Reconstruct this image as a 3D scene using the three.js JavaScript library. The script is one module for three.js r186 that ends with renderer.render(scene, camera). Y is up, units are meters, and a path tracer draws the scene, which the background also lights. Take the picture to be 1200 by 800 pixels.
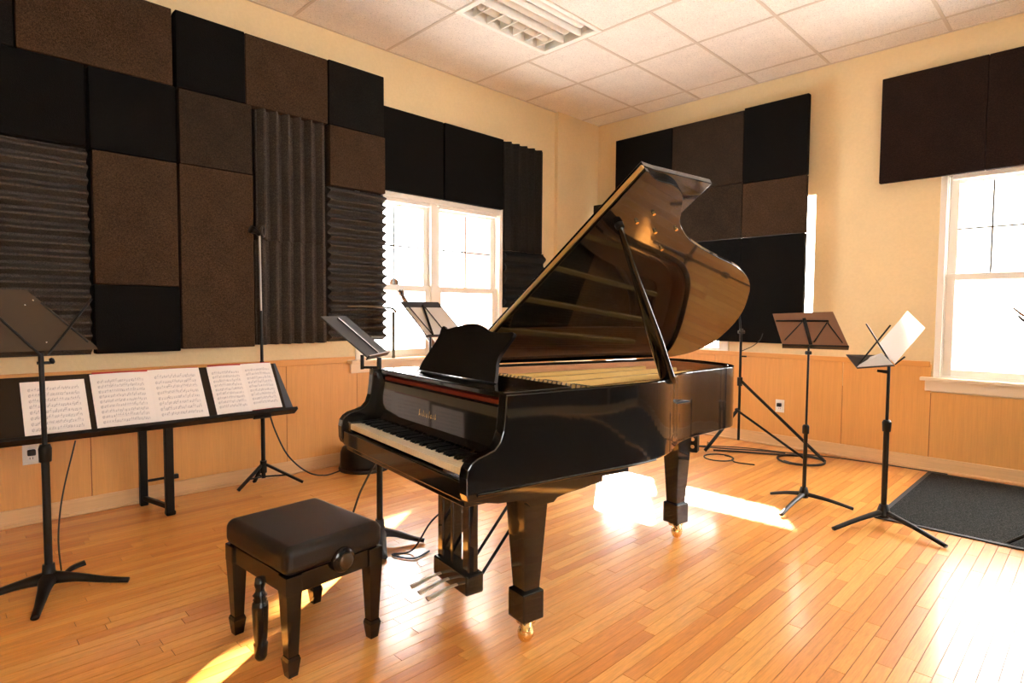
import * as THREE from 'three';
import { mergeGeometries } from 'three/addons/utils/BufferGeometryUtils.js';
import { RoundedBoxGeometry } from 'three/addons/geometries/RoundedBoxGeometry.js';

// ---------------------------------------------------------------- camera, sky, sun, exposure
const scene = new THREE.Scene();
const camera = new THREE.PerspectiveCamera(59.62, 1.5, 0.05, 100);
camera.position.set(0, 1.3, 0);
camera.up.set(0.0296, 0.99879, -0.03935);
camera.lookAt(0.70355, 1.3 - 0.04878, -0.70897);

scene.background = new THREE.Color(1.0, 1.0, 1.0);
scene.backgroundIntensity = 15;

const SUN = new THREE.Vector3(-0.815, -0.39, 0.58);            // the way the light travels
const sun = new THREE.DirectionalLight(0xfff0d6, 85);
sun.position.set(4, 0, -2).addScaledVector(SUN, -18);
sun.target.position.set(4, 0, -2);
sun.castShadow = true; sun.shadow.radius = 2;
sun.shadow.mapSize.set(4096, 4096);
Object.assign(sun.shadow.camera, { left: -9, right: 9, top: 9, bottom: -9, near: 1, far: 40 });
scene.add(sun, sun.target);

const renderer = new THREE.WebGLRenderer();
renderer.toneMapping = THREE.LinearToneMapping;
renderer.toneMappingExposure = 1.6;
renderer.shadowMap.enabled = true;

// ---------------------------------------------------------------- measures of the room
const ZL = -4.587, XR = 5.979, HC = 3.585, XB = -1.6, ZF = 3.2, T = 0.08;
const CAP = 0.9145;

// ---------------------------------------------------------------- helpers
let seed = 20240611;
const rnd = () => { seed = (seed * 1664525 + 1013904223) >>> 0; return seed / 4294967296; };
const rr = (a, b) => a + (b - a) * rnd();
const V = (x, y, z) => new THREE.Vector3(x, y, z);
const used = {};
function numbered(n) { const k = used[n] = (used[n] ?? -1) + 1; return k ? n + '_' + String(k).padStart(3, '0') : n; }

function noiseGrid(n) { const a = new Float32Array(n * n); for (let i = 0; i < n * n; i++) a[i] = rnd(); return a; }
const NG = 128, ng = noiseGrid(NG);
function vnoise(x, y, px, py) {         // value noise, period px by py cells
  const xi = Math.floor(x), yi = Math.floor(y), fx = x - xi, fy = y - yi, s = (t) => t * t * (3 - 2 * t);
  const g = (i, j) => ng[(((j % py) + py) % py % NG) * NG + (((i % px) + px) % px % NG)];
  const a = g(xi, yi), b = g(xi + 1, yi), c = g(xi, yi + 1), d = g(xi + 1, yi + 1), u = s(fx), v = s(fy);
  return a + (b - a) * u + (c - a) * v + (a - b - c + d) * u * v;
}
function tex(w, h, fn, srgb, sx, sy) {     // fn(u, v) in 0..1 gives r, g, b in 0..1; sx, sy: metres covered
  const d = new Uint8Array(w * h * 4);
  for (let j = 0; j < h; j++) for (let i = 0; i < w; i++) {
    const c = fn(i / w, j / h), k = (j * w + i) * 4;
    for (let q = 0; q < 3; q++) d[k + q] = Math.max(0, Math.min(255, Math.round((c[q] ?? c[0]) * 255)));
    d[k + 3] = 255;
  }
  const t = new THREE.DataTexture(d, w, h);
  t.wrapS = t.wrapT = THREE.RepeatWrapping; t.magFilter = THREE.LinearFilter; t.minFilter = THREE.LinearMipmapLinearFilter; t.generateMipmaps = true;
  if (srgb) t.colorSpace = THREE.SRGBColorSpace;
  t.repeat.set(1 / (sx ?? 1), 1 / (sy ?? 1)); t.needsUpdate = true;
  return t;
}
const grey = (x) => [x, x, x];
// wood grain along u
const woodTex = tex(1024, 256, (u, v) => {
  const w = vnoise(u * 6, v * 4, 6, 4) * 0.9;
  const g1 = vnoise(u * 8, (v * 24 + w), 8, 24), g2 = vnoise(u * 20, v * 90 + w * 3, 20, 90), g3 = vnoise(u * 64, v * 120, 64, 120);
  const t = 0.90 + 0.06 * (g1 - 0.5) + 0.08 * (g2 - 0.5) + 0.04 * (g3 - 0.5);
  return [t + 0.05, t + 0.01, t - 0.04];
}, true, 1.6, 0.3);
const plyTex = tex(1024, 256, (u, v) => {
  const w = vnoise(u * 3, v * 3, 3, 3) * 1.5;
  const g1 = vnoise(u * 3, v * 26 + w, 3, 26), g2 = vnoise(u * 14, v * 110 + w * 2, 14, 110);
  const t = 0.88 + 0.03 * (g1 - 0.5) + 0.035 * (g2 - 0.5);
  return [t + 0.04, t, t - 0.03];
}, true, 1.5, 0.5);
const fabricTex = tex(512, 512, (u, v) => {
  const a = vnoise(u * 128, v * 128, 128, 128), b = vnoise(u * 64 + 9, v * 64, 64, 64), c = vnoise(u * 5, v * 5, 5, 5);
  return grey(0.70 + 0.34 * (a - 0.5) + 0.16 * (b - 0.5) + 0.10 * (c - 0.5));
}, true, 0.4, 0.4);
const fabricBump = tex(512, 512, (u, v) => grey(0.5 * vnoise(u * 128, v * 128, 128, 128) + 0.5 * vnoise(u * 100, v * 100 + 5, 100, 100)), false, 0.3, 0.3);
const tileTex = tex(512, 512, (u, v) => {
  const a = vnoise(u * 120, v * 120, 120, 120), b = vnoise(u * 60, v * 60 + 7, 60, 60), c = vnoise(u * 6, v * 6, 6, 6);
  const hole = a > 0.82 ? -0.16 : 0;
  return grey(0.92 + 0.05 * (b - 0.5) + 0.03 * (c - 0.5) + hole);
}, true, 0.5, 0.5);
const paintTex = tex(512, 512, (u, v) => grey(0.96 + 0.03 * (vnoise(u * 7, v * 7, 7, 7) - 0.5) + 0.02 * (vnoise(u * 110, v * 110, 110, 110) - 0.5)), true, 1.7, 1.7);
const paintBump = tex(512, 512, (u, v) => grey(0.6 * vnoise(u * 120, v * 120, 120, 120) + 0.4 * vnoise(u * 40, v * 40, 40, 40)), false, 0.5, 0.5);
const matTex = tex(512, 512, (u, v) => { const a = vnoise(u * 128, v * 128, 128, 128), b = vnoise(u * 90 + 3, v * 90, 90, 90); return grey(0.55 + 0.7 * (a - 0.5) + 0.3 * (b - 0.5)); }, true, 0.35, 0.35);
const leatherBump = tex(512, 512, (u, v) => grey(0.5 * vnoise(u * 100, v * 100, 100, 100) + 0.5 * vnoise(u * 55, v * 55 + 3, 55, 55)), false, 0.12, 0.12);

const lin = (r, g, b) => new THREE.Color().setRGB(r, g, b);
function mat(r, g, b, rough, o = {}) {
  const P = o.clearcoat !== undefined || o.transmission !== undefined || o.sheen !== undefined;
  const m = new (P ? THREE.MeshPhysicalMaterial : THREE.MeshStandardMaterial)({ color: lin(r, g, b), roughness: rough, ...o });
  return m;
}
const M = {
  wall: mat(0.82, 0.645, 0.37, 0.75, { map: paintTex, bumpMap: paintBump, bumpScale: 0.0006 }),
  ceil: mat(0.97, 0.91, 0.82, 0.95, { map: tileTex }),
  grid: mat(0.60, 0.52, 0.42, 0.5),
  ply: mat(0.86, 0.47, 0.145, 0.42, { map: plyTex }),
  cap: mat(0.86, 0.45, 0.13, 0.38, { map: plyTex }),
  trim: mat(0.86, 0.60, 0.32, 0.4, { map: plyTex }),
  white: mat(0.86, 0.83, 0.76, 0.4),
  sill: mat(0.84, 0.68, 0.48, 0.35),
  glass: mat(1, 1, 1, 0.0, { transmission: 1, thickness: 0, ior: 1.5 }),
  black: mat(0.006, 0.0055, 0.005, 0.2, { clearcoat: 1, clearcoatRoughness: 0.04, specularIntensity: 0.2 }),
  blackSatin: mat(0.006, 0.005, 0.0045, 0.42, { clearcoat: 0, specularIntensity: 0.5 }),
  blackMetal: mat(0.005, 0.0045, 0.004, 0.36, { clearcoat: 0, specularIntensity: 0.5 }),
  greyMetal: mat(0.03, 0.03, 0.032, 0.35, { metalness: 0.3 }),
  chrome: mat(0.7, 0.7, 0.7, 0.15, { metalness: 1 }),
  brass: mat(0.80, 0.58, 0.25, 0.22, { metalness: 1 }),
  pedal: mat(0.80, 0.70, 0.52, 0.42, { metalness: 0.6 }),
  plate: mat(0.78, 0.38, 0.14, 0.4, { metalness: 0.2 }),
  goldPaint: mat(0.86, 0.56, 0.17, 0.45, { metalness: 0.2 }),
  sound: mat(0.62, 0.36, 0.16, 0.35, { map: woodTex }),
  mahog: mat(0.42, 0.16, 0.07, 0.25, { map: woodTex }),
  hinge: mat(0.72, 0.48, 0.17, 0.35, { metalness: 0.5 }),
  copper: mat(0.80, 0.42, 0.21, 0.4, { map: woodTex }),
  felt: mat(0.35, 0.05, 0.025, 0.95),
  ivory: mat(0.82, 0.76, 0.60, 0.25),
  ebony: mat(0.005, 0.005, 0.005, 0.3, { clearcoat: 0, specularIntensity: 0.5 }),
  leather: mat(0.012, 0.007, 0.0045, 0.3, { clearcoat: 0, specularIntensity: 0.7, bumpMap: leatherBump, bumpScale: 0.0007 }),
  benchWood: mat(0.006, 0.0035, 0.002, 0.25, { clearcoat: 0.5, clearcoatRoughness: 0.1, specularIntensity: 0.3 }),
  pBlack: mat(0.0065, 0.006, 0.0055, 0.9, { clearcoat: 0, specularIntensity: 0.25, map: fabricTex, bumpMap: fabricBump, bumpScale: 0.001 }),
  pChar: mat(0.017, 0.016, 0.014, 0.95, { clearcoat: 0, specularIntensity: 0.25, map: fabricTex, bumpMap: fabricBump, bumpScale: 0.001 }),
  pBrown: mat(0.10, 0.058, 0.034, 0.95, { clearcoat: 0, specularIntensity: 0.25, map: fabricTex, bumpMap: fabricBump, bumpScale: 0.001 }),
  pGrey: mat(0.062, 0.042, 0.029, 0.95, { clearcoat: 0, specularIntensity: 0.25, map: fabricTex, bumpMap: fabricBump, bumpScale: 0.001 }),
  pPlum: mat(0.035, 0.019, 0.015, 0.95, { clearcoat: 0, specularIntensity: 0.25, map: fabricTex, bumpMap: fabricBump, bumpScale: 0.001 }),
  foam: mat(0.125, 0.103, 0.086, 0.9, { clearcoat: 0, specularIntensity: 0.25, map: fabricTex, bumpMap: fabricBump, bumpScale: 0.001 }),
  foamBlack: mat(0.03, 0.028, 0.026, 0.9, { clearcoat: 0, specularIntensity: 0.25, map: fabricTex }),
  muntin: mat(0.10, 0.10, 0.095, 0.5),
  paperThin: mat(0.92, 0.90, 0.87, 0.95, { transmission: 0.4, thickness: 0 }),
  mat: mat(0.095, 0.095, 0.088, 1.0, { clearcoat: 0, specularIntensity: 0.2, map: matTex, bumpMap: matTex, bumpScale: 0.003 }),
  rubber: mat(0.018, 0.018, 0.018, 0.6),
  deskBrown: mat(0.19, 0.085, 0.038, 0.4),
  deskDark: mat(0.030, 0.020, 0.012, 0.6, { clearcoat: 0, specularIntensity: 0.3 }),
  paper: mat(0.86, 0.83, 0.80, 0.8),
  red: mat(0.45, 0.03, 0.03, 0.5),
  violin: mat(0.13, 0.055, 0.016, 0.3, { map: woodTex }),
  brick: mat(0.42, 0.22, 0.15, 0.9),
  clay: mat(0.3, 0.3, 0.28, 0.95),
};

// ---- geometry helpers; everything ends up non-indexed with uv in metres
function metreUV(g) {
  g = g.index ? g.toNonIndexed() : g;
  for (const k of Object.keys(g.attributes)) if (!['position', 'normal', 'uv'].includes(k)) g.deleteAttribute(k);
  if (!g.attributes.normal) g.computeVertexNormals();
  const p = g.attributes.position, uv = new Float32Array(p.count * 2), a = V(), b = V(), c = V(), n = V();
  for (let i = 0; i < p.count; i += 3) {
    a.fromBufferAttribute(p, i); b.fromBufferAttribute(p, i + 1); c.fromBufferAttribute(p, i + 2);
    n.copy(b).sub(a).cross(V().copy(c).sub(a));
    const ax = Math.abs(n.x), ay = Math.abs(n.y), az = Math.abs(n.z);
    for (let k = 0; k < 3; k++) {
      const q = k === 0 ? a : k === 1 ? b : c, at = (i + k) * 2;
      if (ay >= ax && ay >= az) { uv[at] = q.x; uv[at + 1] = q.z; }
      else if (ax >= az) { uv[at] = q.z; uv[at + 1] = q.y; }
      else { uv[at] = q.x; uv[at + 1] = q.y; }
    }
  }
  g.setAttribute('uv', new THREE.BufferAttribute(uv, 2));
  return g;
}
function turnUV(g, ready) { if (ready) g.userData.ready = true; const u = g.attributes.uv; for (let i = 0; i < u.count; i++) u.setXY(i, u.getY(i), u.getX(i)); return g; }
const B = (x0, x1, y0, y1, z0, z1) => new THREE.BoxGeometry(Math.abs(x1 - x0), Math.abs(y1 - y0), Math.abs(z1 - z0)).translate((x0 + x1) / 2, (y0 + y1) / 2, (z0 + z1) / 2);
const RB = (x0, x1, y0, y1, z0, z1, r = 0.004, s = 2) => new RoundedBoxGeometry(Math.abs(x1 - x0), Math.abs(y1 - y0), Math.abs(z1 - z0), s, Math.min(r, Math.abs(x1 - x0) * 0.49, Math.abs(y1 - y0) * 0.49, Math.abs(z1 - z0) * 0.49)).translate((x0 + x1) / 2, (y0 + y1) / 2, (z0 + z1) / 2);
function rod(a, b, r0, r1 = r0, seg = 12) {
  a = V(...a); b = V(...b);
  const L = a.distanceTo(b), g = new THREE.CylinderGeometry(r1, r0, L, seg, 1).translate(0, L / 2, 0);
  g.applyQuaternion(new THREE.Quaternion().setFromUnitVectors(V(0, 1, 0), b.clone().sub(a).normalize()));
  return g.translate(a.x, a.y, a.z);
}
function bar(a, b, w, t, upv = [0, 1, 0]) {       // rectangular bar from a to b; w across, t along up
  a = V(...a); b = V(...b);
  const d = b.clone().sub(a), L = d.length(); d.normalize();
  let u = V(...upv); const s = V().crossVectors(u, d).normalize(); u = V().crossVectors(d, s).normalize();
  const g = new RoundedBoxGeometry(w, t, L, 1, Math.min(w, t) * 0.2);
  g.applyMatrix4(new THREE.Matrix4().makeBasis(s, u, d));
  const m = a.add(b).multiplyScalar(0.5);
  return g.translate(m.x, m.y, m.z);
}
function tube(pts, r, seg = 40, rad = 8, closed = false) { return new THREE.TubeGeometry(new THREE.CatmullRomCurve3(pts.map((p) => V(...p)), closed), seg, r, rad, closed); }
function taper(pts, rs, flat = 1, seg = 24, rad = 12) {   // a swept limb with changing radius; flat scales its height
  const c = new THREE.CatmullRomCurve3(pts.map((p) => V(...p))), pos = [], idx = [];
  for (let i = 0; i <= seg; i++) {
    const t = i / seg, p = c.getPoint(t), d = c.getTangent(t), f = t * (rs.length - 1), k = Math.min(rs.length - 2, Math.floor(f)), r = rs[k] + (rs[k + 1] - rs[k]) * (f - k);
    const s = V().crossVectors(V(0, 1, 0), d).normalize(), u = V().crossVectors(d, s).normalize();
    for (let j = 0; j < rad; j++) { const a = j / rad * Math.PI * 2, q = p.clone().addScaledVector(s, Math.cos(a) * r).addScaledVector(u, Math.sin(a) * r * flat); pos.push(q.x, q.y, q.z); }
  }
  for (let i = 0; i < seg; i++) for (let j = 0; j < rad; j++) { const a = i * rad + j, b = i * rad + (j + 1) % rad; idx.push(a, b, a + rad, b, b + rad, a + rad); }
  for (const [e, flip] of [[0, false], [seg, true]]) {
    const p = c.getPoint(e / seg), k = pos.length / 3; pos.push(p.x, p.y, p.z);
    for (let j = 0; j < rad; j++) { const a = e * rad + j, b = e * rad + (j + 1) % rad; flip ? idx.push(a, b, k) : idx.push(b, a, k); }
  }
  const g = new THREE.BufferGeometry(); g.setAttribute('position', new THREE.Float32BufferAttribute(pos, 3)); g.setIndex(idx); g.computeVertexNormals(); return g;
}
const lathe = (pts, seg = 28) => new THREE.LatheGeometry(pts.map(([r, y]) => new THREE.Vector2(r, y)), seg);
function extr(pts, depth, bevel = 0, curve = 1) {       // polygon in xy pushed along z
  const s = new THREE.Shape(pts.map(([x, y]) => new THREE.Vector2(x, y)));
  return new THREE.ExtrudeGeometry(s, { depth, bevelEnabled: bevel > 0, bevelThickness: bevel, bevelSize: bevel, bevelOffset: -bevel, bevelSegments: 2, steps: 1 });
}
function smooth2(pts, n) { const c = new THREE.CatmullRomCurve3(pts.map(([x, y]) => V(x, y, 0)), false, 'centripetal'); return c.getPoints(n).map((p) => [p.x, p.y]); }
function geo(list) { return metreUV(mergeGeometries((Array.isArray(list) ? list : [list]).map((g) => metreUV(g)))); }

function mesh(name, list, m, parent) {
  const o = new THREE.Mesh(Array.isArray(list) || list.index || !list.userData.ready ? geo(list) : list, m);
  o.name = name; o.castShadow = o.receiveShadow = true; parent.add(o); return o;
}
function thing(name, label, category, pos = [0, 0, 0], turn = 0, group) {
  const o = new THREE.Group(); o.name = numbered(name); o.position.set(...pos); o.rotation.y = turn; o.userData = { label, category }; if (group) o.userData.group = group; scene.add(o); return o;
}
function single(name, list, m, label, category, group) {
  const o = mesh(numbered(name), list, m, scene); o.userData = { label, category }; if (group) o.userData.group = group; return o;
}
function structure(name, label) { const o = new THREE.Group(); o.name = name; o.userData = { kind: 'structure', label, category: name.split('_')[0] }; scene.add(o); return o; }
function onWall(o, wall) { if (wall === 'right') { o.position.set(XR, 0, 0); o.rotation.y = -Math.PI / 2; } else { o.position.set(0, 0, ZL); } return o; }   // local x along the wall (world x, or world z), local z into the room

// ---------------------------------------------------------------- floor
{
  const floor = structure('floor', 'glossy orange hardwood strip floor');
  mesh('subfloor', B(XB - T, XR + T, -0.12, -0.021, ZL - T, ZF + T), M.mahog, floor);
  const WB = 0.0565, GAP = 0.0022, tones = [[0.91, 0.445, 0.114], [0.885, 0.415, 0.102], [0.935, 0.485, 0.134], [0.84, 0.37, 0.086], [0.92, 0.46, 0.122], [0.895, 0.43, 0.108], [0.955, 0.515, 0.15], [0.78, 0.325, 0.072]];
  const mats = tones.map(([r, g, b], i) => mat(r, g, b, 0.34, { map: woodTex, clearcoat: 0.6, clearcoatRoughness: 0.14 + 0.025 * (i % 3) }));
  const boards = [];
  let row = 0;
  for (let z = ZL; z < ZF - 0.001; z += WB, row++) {
    let x = XB - rr(0, 0.7);
    while (x < XR) { const L = rr(0.35, 1.25), x0 = Math.max(XB, x), x1 = Math.min(XR, x + L); x += L; if (x1 - x0 > 0.02) boards.push({ x0, x1, z0: z, z1: Math.min(z + WB, ZF), tone: Math.floor(rnd() * tones.length), dy: rr(-0.0004, 0.0004) }); }
  }
  // how large each shows: only those in front of the lens
  const fwd = V(0.70355, -0.04878, -0.70897);
  for (const b of boards) {
    const c = V((b.x0 + b.x1) / 2, -1.3, (b.z0 + b.z1) / 2), d = c.dot(fwd), side = c.dot(V(0.7098, 0, 0.7044));
    b.show = d > 1.6 && Math.abs(side) < d * 0.9 ? (b.x1 - b.x0) / (d * d * d) : 0;
  }
  boards.sort((a, b) => b.show - a.show);
  const variants = [];
  for (let k = 0; k < 10; k++) {
    const g = metreUV(new THREE.BoxGeometry(1, 0.02, WB - GAP));
    const u = g.attributes.uv, ox = rnd() * 1.6, oy = k * 0.053; for (let i = 0; i < u.count; i++) u.setXY(i, u.getX(i) + ox, u.getY(i) + oy);
    g.userData.ready = true; variants.push(g);
  }
  boards.slice(0, 290).forEach((b, i) => {
    const o = new THREE.Mesh(variants[i % variants.length], mats[b.tone]);
    o.name = 'plank'; o.castShadow = o.receiveShadow = true;
    o.scale.set(b.x1 - b.x0 - GAP, 1, (b.z1 - b.z0 - GAP) / (WB - GAP)); o.position.set((b.x0 + b.x1) / 2, -0.0105 + b.dy, (b.z0 + b.z1) / 2); floor.add(o);
  });
  const rest = boards.slice(290).map((b, i) => {
    const g = metreUV(B(b.x0 + GAP / 2, b.x1 - GAP / 2, -0.0205, -0.0005 + b.dy, b.z0 + GAP / 2, b.z1 - GAP / 2));
    const u = g.attributes.uv, o = rnd() * 1.6, oy = rnd() * 0.3; for (let k = 0; k < u.count; k++) u.setXY(k, u.getX(k) + o, u.getY(k) + oy);
    const col = new Float32Array(g.attributes.position.count * 3); for (let k = 0; k < col.length; k++) col[k] = tones[b.tone][k % 3];
    g.setAttribute('color', new THREE.BufferAttribute(col, 3)); return g;
  });
  const far = new THREE.Mesh(mergeGeometries(rest), mat(1, 1, 1, 0.34, { map: woodTex, clearcoat: 0.6, clearcoatRoughness: 0.16, vertexColors: true }));
  far.name = 'plank_field'; far.userData.kind = 'stuff'; far.castShadow = far.receiveShadow = true; floor.add(far);
}

// ---------------------------------------------------------------- ceiling: lay-in tiles on a grid
const FX0 = 2.955, FX1 = 3.985, FZ0 = -3.625, FZ1 = -3.005;
{
  const ceil = structure('ceiling', 'suspended ceiling of pale speckled tiles on a thin grid');
  mesh('slab', B(XB - T, XR + T, HC + 0.25, HC + 0.4, ZL - T, ZF + T), M.clay, ceil);
  const xL = [XB, -1.1, -0.3, 0.5, 1.3, 2.124, 2.97, 4.0], zLs = [ZL, -3.615, -3.015, -2.35, -1.69, -1.03, -0.37, 0.29, 0.95, 1.61, 2.27, ZF];
  const xRs = [4.0, 4.727, 5.66, XR], zRs = [ZL, -3.852, -3.193, -2.571, -1.914, -1.01, -0.37, 0.29, 0.95, 1.61, 2.27, ZF];
  const bars = [];
  for (const [xs, zs] of [[xL, zLs], [xRs, zRs]]) {
    for (let i = 0; i < xs.length - 1; i++) for (let j = 0; j < zs.length - 1; j++) {
      if (xs === xL && i === 6 && j === 1) continue;                      // the light sits here
      const o = mesh('ceiling_tile', RB(xs[i] + 0.009, xs[i + 1] - 0.009, HC, HC + 0.018, zs[j] + 0.009, zs[j + 1] - 0.009, 0.003, 1), M.ceil, ceil); o.position.y = rr(0, 0.001);
    }
    for (let i = 0; i < xs.length - 1; i++) bars.push(['z', xs[i], zs[0], zs[zs.length - 1]]);
    for (let j = 0; j < zs.length - 1; j++) bars.push(['x', zs[j], xs[0], xs[xs.length - 1]]);
  }
  for (const [d, at, a, b] of bars) mesh('grid_bar', d === 'z' ? B(at - 0.012, at + 0.012, HC - 0.003, HC + 0.03, a, b) : B(a, b, HC - 0.0031, HC + 0.0301, at - 0.012, at + 0.012), M.grid, ceil);
  mesh('wall_angle', [B(XB, XR, HC - 0.003, HC + 0.02, ZL, ZL + 0.02), B(XR - 0.02, XR, HC - 0.003, HC + 0.02, ZL, ZF)], M.grid, ceil);
}
{ // the light in the ceiling, switched off
  const t = thing('ceiling_light', 'white recessed ceiling light with curved lamp covers, unlit', 'light', [(FX0 + FX1) / 2, HC, (FZ0 + FZ1) / 2]);
  const w = (FX1 - FX0) / 2, d = (FZ1 - FZ0) / 2;
  mesh('frame', [RB(-w, w, -0.012, 0.012, -d, -d + 0.035), RB(-w, w, -0.012, 0.012, d - 0.035, d), RB(-w, -w + 0.05, -0.012, 0.012, -d + 0.035, d - 0.035), RB(w - 0.05, w, -0.012, 0.012, -d + 0.035, d - 0.035)], M.white, t);
  mesh('housing', [B(-w + 0.02, w - 0.02, 0.10, 0.115, -d + 0.02, d - 0.02), B(-w + 0.02, w - 0.02, 0.012, 0.1, -d + 0.02, -d + 0.03), B(-w + 0.02, w - 0.02, 0.012, 0.1, d - 0.03, d - 0.02), B(-w + 0.02, -w + 0.03, 0.012, 0.1, -d + 0.03, d - 0.03), B(w - 0.03, w - 0.02, 0.012, 0.1, -d + 0.03, d - 0.03)], M.white, t);
  const tone = mat(0.62, 0.56, 0.46, 0.45);
  for (const z of [-0.16, 0.045, 0.2]) { const g = new THREE.CapsuleGeometry(0.045, 2 * w - 0.3, 6, 16).rotateZ(Math.PI / 2).translate(0, 0.05, z); mesh('lamp_cover', g, z === 0.2 ? M.white : tone, t); }
  for (const z of [-0.06, 0.125]) mesh('spine', RB(-w + 0.05, w - 0.05, -0.004, 0.06, z - 0.012, z + 0.012), M.white, t);
  for (let k = 0; k < 6; k++) { const x = -w + 0.16 + k * 0.145; mesh('louvre', RB(x - 0.006, x + 0.006, 0.0, 0.09, -d + 0.036, -0.07), M.white, t); }
}

// ---------------------------------------------------------------- walls with openings
function wallBoxes(u0, u1, holes) {       // boxes round rectangular holes [a, b, y0, y1] sorted along u; local z from -T to 0
  const out = []; let u = u0;
  const cols = [...new Set([u0, u1, ...holes.flatMap((h) => [h[0], h[1]])])].sort((a, b) => a - b);
  for (let i = 0; i < cols.length - 1; i++) {
    const a = cols[i], b = cols[i + 1], h = holes.find((q) => q[0] <= a + 1e-6 && q[1] >= b - 1e-6);
    if (!h) out.push(B(a, b, -0.1, HC + 0.3, -T, 0)); else out.push(B(a, b, -0.1, h[2], -T, 0), B(a, b, h[3], HC + 0.3, -T, 0));
  }
  return out;
}
const W1 = [2.68, 4.36, 0.885, 2.335], W2 = [-1.0, 0.62, 0.785, 2.445], W4 = [1.2, 2.8, 0.785, 2.445], W3 = [-4.48, -2.85, 0.87, 2.42], W3b = [-2.85, -2.0, 1.14, 2.42];
const wallLeft = onWall(structure('wall_left', 'cream painted wall with wood wainscot behind the dark acoustic panels'), 'left');
mesh('plaster', wallBoxes(XB - T, XR + T, [W1]), M.wall, wallLeft);
mesh('pilaster', RB(5.22, XR, 0, HC, 0, 0.05, 0.004), M.wall, onWall(structure('wall_corner', 'shallow cream pilaster in the room corner'), 'left'));
const wallRight = onWall(structure('wall_right', 'cream painted wall with wood wainscot below the bright window'), 'right');
mesh('plaster', wallBoxes(ZL, ZF + T, [W3, W3b, W2, W4]), M.wall, wallRight);
const wallBack = structure('wall_back', 'cream painted wall'); mesh('plaster', B(XB - T, XB, -0.1, HC + 0.3, ZL, ZF), M.wall, wallBack);
const wallFront = structure('wall_front', 'cream painted wall'); wallFront.position.set(0, 0, ZF); wallFront.rotation.y = Math.PI;   // local x runs toward -x
const W5 = [-0.95, 0.75, 0.785, 2.445];
mesh('plaster', wallBoxes(-XR, -XB + T, [W5]), M.wall, wallFront);

// wainscot sheets, cap rail, baseboard
function wainscot(wall, wallName, cuts, skips) {
  mesh('backing', B(cuts[0], cuts[cuts.length - 1], 0.08, wallName === 'left' ? 0.865 : 0.65, 0, 0.0015), M.mahog, wall);
  for (let i = 0; i < cuts.length - 1; i++) mesh('wainscot_panel', turnUV(geo(RB(cuts[i] + 0.0025, cuts[i + 1] - 0.0025, 0.08, (skips && cuts[i] >= skips[0] - 0.06 && cuts[i + 1] <= skips[1] + 0.06) ? skips[2] : 0.89, 0.0015, 0.009, 0.0015, 1)), true), M.ply, wall);
}
wainscot(onWall(structure('trim_4', 'honey-coloured plywood wainscot below the acoustic panels'), 'left'), 'left', [XB, -0.45, 0.749, 2.036, 2.66, 4.38, 5.2, XR]);
wainscot(onWall(structure('trim_5', 'honey-coloured plywood wainscot below the bright window'), 'right'), 'right', [ZL + 0.05, -3.7, -2.95, -1.72, -1.048, 0.18, 0.68, 1.12, 2.86, ZF], [-1.048, 2.86, 0.66]);
{
  const cr = onWall(structure('trim_1', 'wooden cap rail along the wainscot'), 'left');
  mesh('cap_rail', [RB(XB, 2.64, 0.862, CAP, 0, 0.022, 0.006), RB(4.41, XR, 0.862, CAP, 0, 0.022, 0.006)], M.cap, cr);
  const cr2 = onWall(structure('trim_2', 'wooden cap rail along the wainscot beside the window'), 'right');
  mesh('cap_rail', [RB(ZL, -1.06, 0.866, CAP, 0, 0.022, 0.006), RB(0.7, 1.1, 0.866, CAP, 0, 0.022, 0.006)], M.cap, cr2);
  const bl = onWall(structure('baseboard_left', 'pale wooden baseboard'), 'left');
  mesh('board', [RB(XB, XR, 0.0, 0.105, 0.008, 0.024, 0.006), RB(XB, XR, 0, 0.022, 0.02, 0.04, 0.009)], M.trim, bl);
  const br = onWall(structure('baseboard_right', 'pale wooden baseboard below the window'), 'right');
  mesh('board', [RB(ZL + 0.03, ZF, 0.0, 0.115, 0.008, 0.026, 0.006), RB(ZL + 0.03, ZF, 0, 0.022, 0.022, 0.042, 0.009)], M.trim, br);
}

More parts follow.
